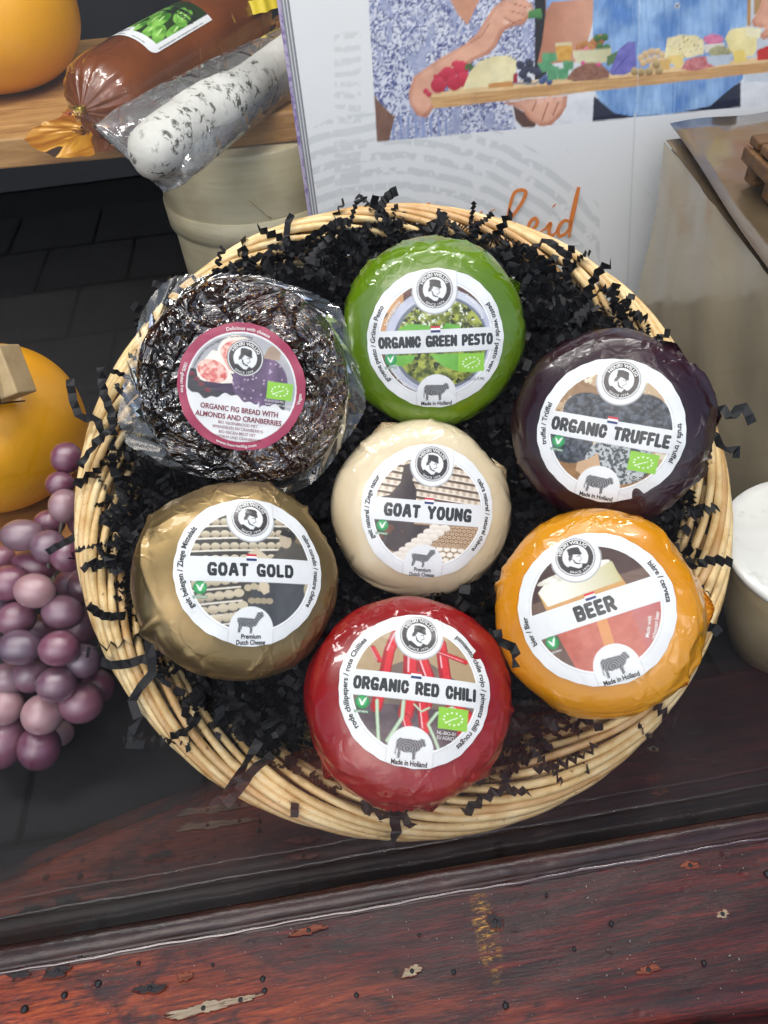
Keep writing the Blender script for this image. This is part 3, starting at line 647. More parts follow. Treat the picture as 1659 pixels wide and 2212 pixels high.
# ------------------------------------------------------------------ wrapped cheeses
def frame(nrm, ang):
    n = Vector(nrm).normalized(); a = rad(ang); x = Vector((math.cos(a), math.sin(a), 0)); x = (x - x.dot(n) * n).normalized()
    return R @ Matrix((x, n.cross(x), n)).transposed()
def wheel(name, kind, px, py, dep, nrm, ang, Rb, Hb, RL, m, seed, label, cat, amp=1.0, ears=(), n_=2.9, earm=None, bodyname='wax_rind', off=(0, 0), lumpy=None):
    M3 = frame(nrm, ang); top = P(px, py, dep)
    root = empty(name, top - M3 @ Vector((off[0], off[1], Hb / 2)), M3, label=label, cat=cat, group='wrapped cheeses and fig bread piled in the basket')
    r2 = np.random.default_rng(seed); hh = Hb / 2
    NU, NV = 260, 110
    th = np.linspace(0, 2 * math.pi, NU, endpoint=False); t = np.linspace(-math.pi / 2 + .02, math.pi / 2 - .004, NV)
    TH, T = np.meshgrid(th, t); cr = np.cos(T) ** (2 / n_ * .95); cz = np.sign(T) * np.abs(np.sin(T)) ** (2 / n_)
    rr = (np.abs(cr) ** n_ + np.abs(cz) ** n_) ** (1 / n_); cr /= rr; cz /= rr
    X = Rb * cr * np.cos(TH); Y = Rb * cr * np.sin(TH); Z = hh * cz
    # slightly many-sided outline, film pleats and pulled creases
    side = np.clip((cr - .84) / .12, 0, 1)
    dr = np.zeros_like(X)
    for k, a in ((2, .010), (3, .008), (5, .005), (7, .004), (11, .0025)): dr += a * Rb * np.cos(k * TH + r2.uniform(0, 6)) * amp
    cre = np.zeros_like(X)
    for i in range(34):
        nn = r2.normal(size=3); nn /= np.linalg.norm(nn); c0 = r2.uniform(.45, .95)
        ctr = np.array([math.cos(r2.uniform(0, 6.28)), math.sin(r2.uniform(0, 6.28)), r2.uniform(-.2, .7)]);
        g = (X / Rb * nn[0] + Y / Rb * nn[1] + Z / hh * nn[2] * .6) - ctr @ nn * c0 + .05 * fbm(TH * 3 + i, T * 4, i)
        loc = np.exp(-(((X / Rb - ctr[0]) ** 2 + (Y / Rb - ctr[1]) ** 2 + (Z / hh - ctr[2]) ** 2) / r2.uniform(.1, .35)))
        wd = r2.uniform(.012, .035); cre += loc * (np.exp(-(g / wd) ** 2) * r2.uniform(-.8, 1.2) + .5 * np.tanh(g / wd) * r2.uniform(-.5, .8))
    small = (fbm(X * 220 + 9, Y * 220, seed) - .5) * .5
    sc = 1 + (dr + side * (cre * .0019 * amp + small * .0007 * amp)) / np.hypot(np.hypot(X, Y), .01)
    X *= sc; Y *= sc; Z = Z * (1 + side * cre * .02 * amp)
    if lumpy is not None:
        rl = np.hypot(X, Y); mk = np.clip((rl - RL * 1.0) / .003, 0, 1) * (Z > -hh * .7)
        Z = Z + mk * lumpy(X, Y) - mk * .0004
    V_ = np.c_[X.ravel(), Y.ravel(), Z.ravel()]
    V_ = np.vstack([V_, [[0, 0, -hh], [0, 0, hh]]]); Fc = grid(NU, NV, True); b0 = NU * NV
    Fc += [(b0, (i + 1) % NU, i) for i in range(NU)] + [((NV - 1) * NU + i, (NV - 1) * NU + (i + 1) % NU, b0 + 1) for i in range(NU)]
    body = obj(bodyname, V_, Fc, m, root, True)
    # label draped on the domed top
    def topz(r): return hh * (np.clip(1 - (r / Rb) ** n_, 0, 1)) ** (1 / n_)
    k1, k2 = r2.uniform(0, 6, 2)
    def mapf(uv, lift):
        x = uv[:, 0] * RL + off[0]; y = uv[:, 1] * RL + off[1]; r = np.hypot(x, y); e = np.clip((np.hypot(uv[:, 0], uv[:, 1]) - .7) / .3, 0, 1)
        z = topz(r) + lift + .00025 * (np.sin(uv[:, 0] * 7 + k1) * np.sin(uv[:, 1] * 6 + k2) + 1) + e * .00035 * (1 + np.sin(9 * np.arctan2(uv[:, 1], uv[:, 0]) + k1))
        return np.c_[x, y, z]
    na, nrad = 420, 105
    ra = np.sqrt(np.linspace(.0001, 1, nrad)) * .4 + np.linspace(.01, 1, nrad) * .6; a_ = np.linspace(0, 2 * math.pi, na, endpoint=False)
    wob = 1 + .006 * np.cos(a_ * 5 + k1) + .004 * np.cos(a_ * 13 + k2) + .003 * np.cos(a_ * 29)
    RA, AA = np.meshgrid(ra, a_, indexing='ij'); rad_ = RA * (1 + (wob[None, :] - 1) * RA ** 3)
    U, Vv = rad_ * np.cos(AA), rad_ * np.sin(AA)
    cols = supersample(fig_fn if kind == 'fig' else label_fn(kind), U.ravel(), Vv.ravel(), .012, 2)
    lab = obj('label', mapf(np.c_[U.ravel(), Vv.ravel()], .00035), grid(na, nrad, True) + [tuple(range(na - 1, -1, -1))], MP, root, True, cols)
    if kind != 'fig':
        w_, cap, t_ = LBL[kind][:3]; un, vnn = np.meshgrid(np.linspace(-.868, .868, 460), np.linspace(-.172, .212, 100))
        un = un * np.sqrt(1 - np.clip(np.abs(vnn) - .10, 0, 1) ** 2 * 1.5)
        def tfn(x, y):
            p = Paint(x, y); q = label_fn(kind); p.c[:] = h('dcdee0'); m_ = (y > .155); p.c[m_] = q(x[m_], y[m_]); title_paint(p, t_, 0, -.012, w_, cap, '2c2e30')
            for a_, b_, c0 in ((.205, .175, 'c8283c'), (.175, .145, 'f4f4f4'), (.145, .112, '26306a')): p.poly([(-.07, a_), (.07, a_), (.07, b_), (-.07, b_)], c0)
            return p.c
        tc_ = supersample(tfn, un.ravel(), vnn.ravel(), .0044, 2)
        obj('title_band', mapf(np.c_[un.ravel(), vnn.ravel()], .00052), grid(460, 100), MP, lab, True, tc_)
    for pr, mm in zip(lettering(kind), (INK, INKW, INKM)):
        pr.build('lettering', mm, lab, mapf, .0006)
    # pulled-out corners of the wrapping
    for (aa, z0, ln, wdt, up) in ears:
        A = rad(aa - ang); c = Vector((math.cos(A), math.sin(A), 0)); tg = Vector((-math.sin(A), math.cos(A), 0)); g = []
        rs = random.Random(int(aa * 7 + seed))
        nu_, nv_ = 13, 8
        for j in range(nv_):
            s_ = j / (nv_ - 1)
            for i in range(nu_):
                q = i / (nu_ - 1) * 2 - 1
                fold = ((i % 2) * 2 - 1) * .0011 * (.3 + s_) * rs.uniform(.5, 1.3)
                wv = wdt * (1 - s_ * .72) * q
                pos = c * (Rb * (.965 - .10 * (z0 / hh) ** 2 * (1 if abs(z0) > .008 else 0)) * math.cos(wv / Rb) + s_ * ln * (1 - .25 * abs(q))) + tg * (Rb * math.sin(wv / Rb)) + Vector((0, 0, z0 + s_ * up + fold + .002 * q * s_))
                g.append(pos)
        obj('film_corner', g, grid(nu_, nv_), earm or m, root, False)
    return root
WAXG = M_wax('green_wax_film', h('4e6e00'), h('628200'), .6, sss=.03)
WAXP = M_wax('aubergine_wax_film', h('1c030c'), h('2e0817'), .8, coat=.5)
WAXC = M_wax('cream_wax_film', h('d2bf9c'), h('decfb0'), .55, sss=.1)
WAXR = M_wax('red_wax_film', h('80040a'), h('980810'), .7, sss=.0, coat=.75)
WAXY = M_wax('amber_wax_film', h('cc8000'), h('d89400'), .7, sss=.03)
GOLD = M_wax('gold_foil', h('84704a'), h('988058'), .42, .85, .42, coat=.3)
RL = .037
wheel('green_cheese', 'pesto', 941, 735, .399, (0, -.009, .025), 2.5, .0520, .048, RL, WAXG, 1, 'bright green film wrapped cheese at the top of the basket, label reads organic green pesto', 'cheese', 1.0, [(30, -.004, .006, .010, .001), (150, -.006, .004, .010, 0)])
wheel('purple_cheese', 'truffle', 1318, 932, .381, (-.0069, -.0043, .025), -9, .0525, .048, RL, WAXP, 2, 'dark purple film wrapped cheese at the right of the basket, label reads organic truffle', 'cheese', 1.6, [(8, .002, .006, .012, 0), (55, .004, .004, .012, .001), (120, 0, .004, .012, 0)])
wheel('cream_cheese_wheel', 'young', 925, 1105, .407, (.0031, -.0013, .025), -5, .0520, .048, RL, WAXC, 3, 'cream coloured film wrapped cheese in the middle of the pile, label reads goat young', 'cheese', 1.2, [(115, .004, .005, .013, 0), (25, .006, .004, .010, .001), (200, 0, .002, .014, 0)])
wheel('gold_cheese', 'gold', 543, 1230, .3625, (.0119, .0083, .025), 3.5, .0520, .048, RL, GOLD, 4, 'gold foil wrapped cheese at the lower left of the basket, label reads goat gold', 'cheese', 1.6, [(62, .004, .005, .010, .001), (8, .004, .004, .012, 0), (160, .006, .002, .014, .001)])
wheel('red_cheese', 'chili', 897, 1485, .356, (.003, .0119, .025), -6, .0525, .050, RL, WAXR, 5, 'deep red film wrapped cheese at the bottom of the basket, label reads organic red chili', 'cheese', 1.2, [(222, -.014, .007, .012, 0), (283, -.014, .006, .012, 0), (10, 0, .003, .012, 0), (48, .004, .004, .010, .001)])
wheel('amber_cheese', 'beer', 1284, 1313, .356, (-.0086, .0054, .025), 17, .0525, .048, RL, WAXY, 6, 'amber yellow film wrapped cheese at the lower right of the basket, label reads beer', 'cheese', 1.2, [(0, -.002, .005, .014, 0), (318, -.010, .005, .012, 0), (62, .002, .003, .012, 0)])

# fig bread: dark fruit loaf under tight wrinkled vacuum film
def M_fig():
    N = Nodes('fig_paste_under_film'); n = N.noise(30, 6, .65, .6)
    c = N.ramp(n, [(.3, h('140a08')), (.55, h('28140e')), (.75, h('4a2216'))])
    c = N.mix(N.ramp(N.vor(420, 'F1'), [(.16, .9), (.26, 0)]), c, h('9a6a34')); c = N.mix(N.ramp(N.noise(24, 3), [(.45, 1), (.58, 0)]), c, N.ramp(n, [(.3, h('0c0706')), (.7, h('1c0e0b'))]))
    N.color(c); N.set(Roughness=.2, Specular_IOR_Level=.6, Coat_Weight=1, Coat_Roughness=.06, Coat_IOR=1.9)
    v = N.ramp(N.vor(48, warp=.04), [(0, 1), (.12, 0)]); v2 = N.noise(20, 3, .5, 4.5)
    N.bump(N.math('ADD', N.math('MULTIPLY', v, .7), N.math('MULTIPLY', v2, 3.2)), .0036, 1.0); return N.m
def ridg(X, Y):
    a = np.zeros_like(X)
    for i, (f, am) in enumerate(((70, 0.00136), (130, 0.00102), (260, 0.00051))):
        wx = fbm(X * f * .5 + 7, Y * f * .5, 20 + i) * 2; a += am * (1 - np.abs(2 * vn(X * f + wx, Y * f - wx, 31 + i) - 1) * 1.6)
    return a
fig = wheel('fig_bread', 'fig', 522, 838, .388, (.0010, -.0040, .015), -8.5, .0560, .034, .0333, M_fig(), 9, 'dark fig bread in wrinkled clear vacuum film with pink ringed label, upper left of basket', 'fig bread', .8, n_=3.6, bodyname='fig_loaf', lumpy=ridg)
FILM = M_film('clear_vacuum_film', (.97, .97, .97), .05, bscale=30, bd=.0009, k=1.5, base=.02)
mw = fig.matrix_world.copy(); inv = mw.inverted(); n_ = (mw.to_3x3() @ Vector((0, 0, 1)))
pc = mw @ Vector((0, 0, -.006))
out_px = [(255, 905), (262, 850), (290, 740), (330, 640), (372, 598), (440, 592), (520, 594), (600, 612), (690, 640), (735, 665), (752, 720), (775, 800), (790, 880), (740, 960), (690, 1030), (640, 1062), (560, 1058), (430, 1030), (330, 985), (275, 960)]
ol = []
for a, b in out_px:
    r_ = ray(a, b); hit = CAM + r_ * ((pc - CAM).dot(n_) / r_.dot(n_)); ol.append(inv @ hit)
ol = sorted(ol, key=lambda q: math.atan2(q.y, q.x)); oa = np.array([math.atan2(q.y, q.x) for q in ol]); orr = np.array([q.xy.length for q in ol])
na, nr_ = 220, 12; V_ = []
for j in range(nr_):
    s_ = j / (nr_ - 1)
    for i in range(na):
        a = -math.pi + 2 * math.pi * i / na; ro = max(np.interp(a, oa, orr, period=2 * math.pi), .058); r0 = .0545
        r_ = r0 + (ro - r0) * s_ + (.0003 * math.sin(a * 90) if j == nr_ - 1 else 0)
        z = .006 * (1 - s_) ** 3 - .006 + .0022 * s_ * math.sin(a * 5 + 1) + .0010 * s_ * math.sin(a * 13) + .0006 * math.sin(s_ * 9 + a * 23)
        V_.append((r_ * math.cos(a), r_ * math.sin(a), z))
obj('vacuum_film_edge', V_, grid(na, nr_, True), FILM, fig, True)

# ------------------------------------------------------------------ black crinkle paper
def crinkle(p, dir_, nf, fl, wd, amp_, curl, rs):
    d_ = Vector(dir_).normalized(); up = Vector((rs.gauss(0, 1), rs.gauss(0, 1), rs.gauss(0, 1))); up = (up - up.dot(d_) * d_).normalized()
    V = []; cen = Vector(p)
    for i in range(nf + 1):
        sd = d_.cross(up); q = cen + up * (amp_ if i % 2 else -amp_) * rs.uniform(.6, 1.1)
        V += [q - sd * wd / 2, q + sd * wd / 2]
        cen = cen + d_ * fl * rs.uniform(.6, 1.25)
        ax = Vector((rs.gauss(0, 1), rs.gauss(0, 1), rs.gauss(0, 1))).normalized(); M_ = Matrix.Rotation(rs.gauss(0, curl), 3, ax); d_ = (M_ @ d_).normalized(); up = (M_ @ up); up = (up - up.dot(d_) * d_).normalized()
    return V, [(2 * i, 2 * i + 1, 2 * i + 3, 2 * i + 2) for i in range(nf)]
def B2W(v): return MB3 @ Vector(v) + BO
W2B = (Matrix.Translation(BO) @ MB3.to_4x4()).inverted()
rs = random.Random(5)
wheels = [(o.matrix_world.translation.copy(), o.matrix_world.to_3x3() @ Vector((0, 0, 1))) for o in bpy.data.objects if o.get('group') == 'wrapped cheeses and fig bread piled in the basket']
def clear(q):
    for c, n in wheels:
        v = q - c; a = v.dot(n); r_ = (v - a * n).length
        if -.02 < a < .05 and r_ < .0565: return False
    return True
V_, F_ = [], []; cnt = 0
while cnt < 3900:
    r_ = .168 * math.sqrt(rs.random()); t = rs.uniform(0, 6.283)
    zt = .002 - .012 * (1 - r_ / .168)
    z = rs.uniform(-.05, zt) if r_ < .13 else rs.uniform(-.034, zt + .006)
    bot = math.sin(t) < -.35 and r_ > .128
    if bot and rs.random() < .40: continue
    if math.sin(t) > .5 and r_ > .12: z += .012
    q = B2W((r_ * math.cos(t), r_ * math.sin(t), z))
    if not clear(q): cnt += .25; continue
    v, f = crinkle(q, (rs.gauss(0, 1), rs.gauss(0, 1), rs.gauss(0, .6)), rs.randint(7, 15), rs.uniform(.0013, .0034), rs.uniform(.0038, .0062), rs.uniform(.0012, .0026), .30, rs)
    n0 = len(V_); V_ += v; F_ += [tuple(i + n0 for i in g) for g in f]; cnt += 1
for k in range(1500):
    t = (rs.uniform(.25, 2.75), rs.uniform(.25, 2.75), rs.uniform(2.6, 4.25), rs.uniform(3.7, 4.5), rs.uniform(4.9, 5.9))[k % 5]; r_ = rs.uniform(.135, .172) if k % 5 < 3 else rs.uniform(.105, .158)
    q = B2W((r_ * math.cos(t), r_ * math.sin(t), rs.uniform(-.02, .010) - (.010 if k % 5 > 2 else 0)))
    if not clear(q): continue
    v, f = crinkle(q, (rs.gauss(0, 1), rs.gauss(0, 1), rs.gauss(0, .8)), rs.randint(8, 18), rs.uniform(.0011, .0018), rs.uniform(.0026, .0040), rs.uniform(.0012, .0020), .22, rs)
    n0 = len(V_); V_ += v; F_ += [tuple(i + n0 for i in g) for g in f]
tag(obj('shredded_paper', V_, F_, MK), kind='stuff', label='bed of black crinkle cut shredded paper filling the basket')
# single strands that stand clear of the bed: (list of picture points, depth, crinkle pitch)
strands = [
 ([(632, 460), (618, 500), (628, 560), (625, 600)], .455, .012, 'long black paper strip standing up from the upper left of the basket rim'),
 ([(150, 815), (160, 870), (178, 905), (205, 900), (222, 940)], .425, .008, 'black paper strip hanging outward over the left rim, beside the orange cheese'),
 ([(215, 790), (225, 850), (240, 890), (245, 940)], .425, .006, 'black paper strip standing on the left rim beside the fig bread'),
 ([(770, 420), (800, 450), (785, 500), (770, 540)], .47, .0025, 'tight zigzag paper strand rising over the back rim'),
 ([(830, 425), (812, 470), (800, 520), (830, 560)], .47, .0025, 'crinkled paper strand crossing the back rim behind the green cheese'),
 ([(870, 455), (880, 500), (905, 540)], .465, .0022, 'short paper curl at the back rim left of the green cheese'),
 ([(955, 455), (985, 500), (1010, 520), (1015, 560)], .46, .0022, 'black paper curl over the back rim straight above the green cheese'),
 ([(1075, 500), (1090, 530), (1130, 590)], .455, .0022, 'paper curl at the rim upper right of the green cheese'),
 ([(1240, 525), (1225, 560), (1225, 600), (1240, 640)], .45, .004, 'loose black strip on the rim near the brown wrapped box'),
 ([(1330, 640), (1300, 625), (1270, 650), (1230, 640)], .445, .003, 'paper strand leaning on the right rim behind the purple cheese'),
 ([(1400, 690), (1370, 680), (1340, 650)], .44, .003, 'small paper spray at the right rim above the purple cheese'),
 ([(1525, 900), (1560, 880), (1580, 910), (1600, 870), (1625, 915)], .40, .010, 'black zigzag strip sticking out past the right rim'),
 ([(1525, 930), (1550, 945), (1560, 975), (1590, 965), (1590, 990)], .40, .010, 'second black zigzag strip below the one past the right rim'),
 ([(1400, 1130), (1450, 1110), (1500, 1110), (1550, 1095)], .40, .003, 'thick paper tuft lying over the right rim under the purple cheese'),
 ([(1430, 1240), (1490, 1225), (1540, 1210), (1580, 1215)], .40, .0045, 'flat black strip crossing the right rim beside the amber cheese'),
 ([(1490, 1290), (1510, 1265), (1535, 1285)], .39, .003, 'small paper tuft at the right rim beside the amber cheese'),
 ([(1075, 1360), (1080, 1385), (1110, 1400), (1112, 1440)], .345, .005, 'curled black strip between the red and the amber cheese'),
 ([(160, 1190), (200, 1180), (240, 1175), (270, 1190)], .405, .0022, 'black zigzag strand lying over the left rim beside the grapes'),
 ([(175, 1235), (200, 1215), (250, 1225)], .405, .004, 'thin wavy strand over the left rim beside the grapes'),
 ([(187, 1305), (225, 1330), (270, 1330)], .40, .004, 'pointed paper strip crossing the left rim'),
 ([(215, 1430), (260, 1438), (300, 1425), (330, 1430)], .395, .010, 'flat paper strip across the lower left rim'),
 ([(320, 1380), (330, 1450), (285, 1510), (300, 1560), (265, 1600), (310, 1610)], .390, .016, 'long folded strip hanging over the lower left rim'),
 ([(262, 1600), (300, 1590), (330, 1600), (420, 1595)], .390, .003, 'paper tuft hanging outside the lower left rim'),
 ([(440, 1480), (400, 1530), (415, 1570), (370, 1590)], .385, .0045, 'zigzag strand lying on the lower left rim'),
 ([(560, 1600), (530, 1650), (500, 1700), (460, 1740)], .375, .008, 'long strip of black paper draped over the bottom left rim'),
 ([(590, 1630), (545, 1665), (520, 1700), (488, 1738)], .373, .008, 'second long strip draped beside it over the bottom left rim'),
 ([(640, 1560), (690, 1590), (720, 1640), (770, 1600)], .375, .003, 'crinkled strand left of the red cheese'),
 ([(780, 1740), (830, 1765), (870, 1765), (890, 1790)], .365, .006, 'curled strip under the red cheese at the bottom rim'),
 ([(1130, 1600), (1180, 1650), (1215, 1690)], .37, .003, 'crinkled strand lying on the bottom right rim'),
 ([(1150, 1665), (1240, 1640), (1290, 1610)], .37, .004, 'flat strand along the inside of the bottom right rim'),
 ([(1000, 1760), (1050, 1720), (1100, 1700)], .365, .005, 'paper strip right of the red cheese over the bottom rim'),
 ([(1400, 1510), (1440, 1545), (1460, 1560)], .385, .003, 'paper tuft sticking out below the amber cheese'),
 ([(1380, 1560), (1400, 1590), (1440, 1600)], .39, .003, 'loose tuft outside the lower right rim'),
 ([(170, 1010), (205, 960), (235, 930)], .415, .006, 'pleated strand over the left rim below the fig bread'),
 ([(270, 1080), (230, 1120), (260, 1150)], .40, .004, 'strand on the left rim beside the gold cheese'),
]
for pts, dd, pitch, lb in strands:
    zs = [P(a, b, dd) for a, b in pts]
    q = [Vector(v) for v in catmull([tuple(v) for v in zs], 24)]
    L = [0]
    for a, b in zip(q[:-1], q[1:]): L.append(L[-1] + (b - a).length)
    n = max(4, int(L[-1] / (pitch * .55))); up0 = R @ Vector((rs.gauss(0, .3), rs.gauss(0, .3), 1)); V2 = []; wd = rs.uniform(.0040, .0052); am = min(.0018, pitch * .45) if pitch < .006 else .0012
    for i in range(n + 1):
        s_ = L[-1] * i / n; k = int(np.searchsorted(L, s_)); k = min(max(k, 1), len(q) - 1)
        tg_ = (q[k] - q[k - 1]).normalized(); side_ = tg_.cross(up0).normalized(); tw = rs.gauss(0, .35); up_ = side_.cross(tg_)
        zz = (am if i % 2 else -am) * rs.uniform(.6, 1.3)
        # folded in the picture plane and in depth
        wv = (side_ * math.cos(tw + (.9 if pitch < .004 else 0)) + up_ * math.sin(tw + (.9 if pitch < .004 else 0)))
        cc = q[k] + up_ * zz + side_ * zz * (.8 if pitch < .004 else .25)
        V2 += [cc - wv * wd / 2, cc + wv * wd / 2]
    tag(obj('paper_strand', V2, [(2 * i, 2 * i + 1, 2 * i + 3, 2 * i + 2) for i in range(n)], MK), lb, 'paper strand', 'black paper strands over the basket rim')

# ------------------------------------------------------------------ printed carton display behind the basket
pa = onz(719, 692, 0.0); pd = Vector((.992, -.130, 0)).normalized(); pn = Vector((pd.y, -pd.x, 0))   # pn points to the viewer
def c2(x, y): return ((1200 + np.asarray(x) * .7836) / 1.507, np.asarray(y) * .7836 / 1.507)
LETT = []
def poster_fn(X, Y):      # X, Y: picture units of the print
    x = (X * 1.507 - 1200) / .7836; y = Y * 1.507 / .7836
    p = Paint(x, y); p.c[:] = h('e6e8ea')
    # faint fingerprint of broken curved bars
    cx, cy = 120, 1500
    rr = np.hypot((x - cx), (y - cy) * 1.0); an = np.arctan2(y - cy, x - cx)
    bar = np.sin(rr / 62 * 6.283 + 3.0 * fbm(an * 9, rr / 300, 3) + 2 * np.sin(an * 3)) > .05
    brk = fbm(x / 26, y / 26, 5, 3) > .36; lim = (rr < 1010 + 60 * fbm(an * 12, an * 3, 8)) & (y > 470) & (x < 960)
    p.put(bar & brk & lim, 'd3d7d9')
    X0 = X; bar2 = (np.sin((Y + .10 * X + 18 * fbm(X / 60, Y / 50, 2)) / 26 * 6.283) > .1) & (X > 722) & (X < 780) & (fbm(X / 10, Y / 10, 6) > .38); p.put(bar2 & (Y > 60), 'd6d9db')
    # photograph block
    ph = [(-10, 15), (-10, -200), (1800, -300), (1800, 425), (1659, 437), (0, 592), (30, 590)]
    m = inside(x, y, [(0, 15), (0, -300), (1900, -300), (1900, 415), (1659, 437), (35, 590)]); base = p.c.copy()
    n1 = fbm(x / 40, y / 40, 1); p.put(m, 'd8dbe2', 'e9ebf0', n1)
    p.put(m & (x < 120) & (y > 370), '6b4a3e', '8a6654', fbm(x / 14, y / 30, 2)); p.put(m & (x > 690) & (x < 740) & (y < 330), '24242a'); p.put(m & (x > 1560) & (y < 340), 'c3ccd8'); p.put(m & (x > 1600) & (y < 60), 'b08a5c')
    # woman in a flowered blouse
    bl = [(-40, -200), (700, -200), (690, 20), (690, 260), (640, 330), (580, 400), (615, 540), (80, 600), (110, 480), (60, 430), (10, 330), (0, 200)]
    nf = fbm(x / 7, y / 7, 4, 3); nf2 = fbm(x / 9 + 9, y / 8, 14, 3)
    mb = inside(x, y, bl) & m; p.put(mb, 'c9cee2', 'e6e8f1', fbm(x / 60, y / 60, 7)); p.put(mb & (nf > .56), '7c86b2'); p.put(mb & (nf2 > .62), '4c5486'); p.put(mb & (fbm(x / 45, y / 70, 24) > .62), 'b4bad2', '8e98c0', np.clip(nf * 2 - .5, 0, 1)); p.put(mb & (y > 480) & (x < 340) & (np.sin(x / 5) > .6), '8d9cc8')
    p.poly([(330, -200), (500, -200), (470, -20), (410, 105), (370, 60), (330, -20)], 'd79e80', 'c98c70', fbm(x / 60, y / 60, 9))
    p.poly([(600, 440), (700, 500), (690, 530), (640, 530), (610, 500)], '5a3e36')
    skin = ('c98467', 'e0a88c')
    def sk(q, s1=0):
        ax_ = np.clip((270 - (y + .62 * x * (s1 == 0) + (s1 != 0) * (y * 0 - 200 + 0))) / 300 + .35, 0, 1) if s1 == 0 else np.clip((x - 540) / 300, 0, 1)
        mk_ = inside(x, y, q); e_ = 0
        for dx_, dy_ in ((-14, -6), (10, 14), (-5, 18), (18, 4)): e_ = e_ + (~inside(x + dx_, y + dy_, q)) * .25
        p.put(mk_, 'b0694e', 'e6b096', np.clip(.85 - e_ * .75 + (fbm(x / 50 + s1, y / 60, 11) - .5) * .5, 0, 1))
    # lower arm up to the hand with the cheese cube
    sk([(165, 380), (185, 320), (300, 240), (400, 185), (450, 140), (480, 90), (500, 60), (520, 30), (560, 0), (640, -10), (680, 20), (690, 60), (660, 80), (640, 105), (600, 110), (560, 130), (530, 190), (500, 225), (440, 250), (330, 330), (290, 400), (270, 450), (240, 490), (200, 480), (170, 430)])
    for a in ([(585, 45), (640, 60), (672, 50)], [(560, 70), (600, 95), (640, 80)], [(545, 20), (600, 15), (650, 30)], [(420, 180), (470, 150), (500, 100)]): p.line(a, 4, 'a9644c')
    p.ell(668, 45, 10, 14, 'f0c8b4', a=20); p.ell(570, 92, 14, 8, 'efc6b2', a=20)
    p.poly([(665, 45), (715, 36), (722, 66), (718, 78), (662, 76)], '5d9a56', '3f7a44', np.clip((y - 40) / 40, 0, 1))
    p.poly([(0, 290), (60, 250), (160, 255), (190, 310), (165, 390), (175, 470), (100, 480), (40, 420), (10, 370)], 'c4cae0', 'e2e5f0', fbm(x / 50, y / 50, 5)); q = inside(x, y, [(0, 290), (60, 250), (160, 255), (190, 310), (165, 390), (175, 470), (100, 480), (40, 420), (10, 370)]); p.put(q & (nf > .54), '4c5890')
    # man in a blue shirt
    p.poly([(735, -200), (1000, -200), (940, 40), (925, 120), (900, 200), (860, 260), (700, 265), (720, 180), (735, 60)], 'b5785e', 'dda68c', np.clip((x - 710) / 240, 0, 1))
    p.poly([(930, 505), (935, 400), (1000, 440), (1100, 480), (1240, 470), (1400, 430), (1545, 340), (1545, 445)], '23283e')
    sh = [(940, -200), (1570, -200), (1575, 60), (1560, 200), (1555, 330), (1500, 370), (1420, 440), (1280, 470), (1240, 475), (1100, 485), (1020, 470), (960, 420), (940, 380), (930, 100)]
    f1 = fbm(x / 90, y / 130, 15); f2 = fbm(x / 9, y / 60, 16); ms = inside(x, y, sh); fold = np.sin((x + .5 * y) / 38 + 5 * fbm(x / 120, y / 90, 33)) * .28; p.put(ms, '5584c6', 'b0d2f4', np.clip((f1 - .3) * .8 + .2 + (f2 - .5) * .6 + fold * .7, 0, 1))
    p.poly([(735, -100), (935, -100), (1000, -20), (960, 55), (930, -10), (760, 10), (738, 45)], '6a94cf', '9cc2ee', f1); p.line([(1300, -200), (1295, 170), (1275, 470)], 3, '4672b4'); p.line([(1220, -200), (1232, 160)], 3, '5680c0'); p.line([(1125, -100), (1128, 60)], 3, 'bfdaf4')
    p.ell(1282, 25, 12, 12, 'c9ccd2'); p.ell(1282, 25, 7, 7, '6f7888'); p.line([(1265, 330), (1262, 470)], 4, '4f7cc0')
    # board
    p.poly([(258, 395), (1659, 245), (1900, 215), (1900, 280), (1659, 300), (272, 452), (258, 420)], 'b98852', 'dcb27c', np.clip(fbm(x / 120, (y + x * .107) / 5, 17) * 1.5 - .3, 0, 1)); p.poly([(258, 395), (400, 360), (900, 315), (1659, 235), (1900, 205), (1900, 228), (1659, 258), (262, 405)], 'e6c493')
    # hand under the board
    sk([(550, 428), (620, 420), (700, 408), (826, 398), (822, 440), (800, 480), (760, 520), (715, 526), (670, 500), (640, 460), (600, 440)], 5)
    for a in ([(700, 415), (680, 460)], [(752, 410), (720, 500)], [(796, 405), (765, 480)]): p.line(a, 5, 'a2604a')
    for a in ((712, 420, 16, 13), (750, 412, 16, 12), (793, 410, 14, 11)): p.ell(a[0], a[1], a[2], a[3], 'eab8a4', a=-20)
    # food on the board
    def blobs(L, r_, c_, cc): [p.ell(a, b, r_, r_, c_, cc, np.clip((b - y) / r_ * .5 + .4, 0, 1)) for a, b in L]
    blobs([(238, 380), (250, 392), (280, 320), (300, 310), (365, 262), (378, 275), (355, 268)], 12, 'b01c30', 'e2506a'); blobs([(330, 310), (385, 285), (355, 345), (290, 355), (395, 330)], 32, 'b41a34', 'de4460')
    p.poly([(400, 270), (430, 262), (440, 290), (400, 290)], '4e6a40'); p.poly([(390, 372), (420, 300), (460, 255), (520, 235), (580, 232), (612, 250), (616, 280), (600, 340), (500, 360)], 'f0e6be', 'e4d6a0', fbm(x / 40, y / 40, 3)); p.poly([(495, 350), (590, 336), (605, 350), (600, 362), (500, 366)], 'c98e4e')
    blobs([(630, 270), (650, 290), (640, 310), (660, 335), (680, 290), (668, 262), (700, 300)], 18, '22243a', '4c5068'); p.line([(600, 345), (690, 350), (740, 318)], 8, '8c9096'); blobs([(720, 338), (735, 325), (750, 340)], 14, '2a3a68', '6a80b0'); p.poly([(600, 310), (618, 300), (618, 345), (600, 345)], '9c2c3c')
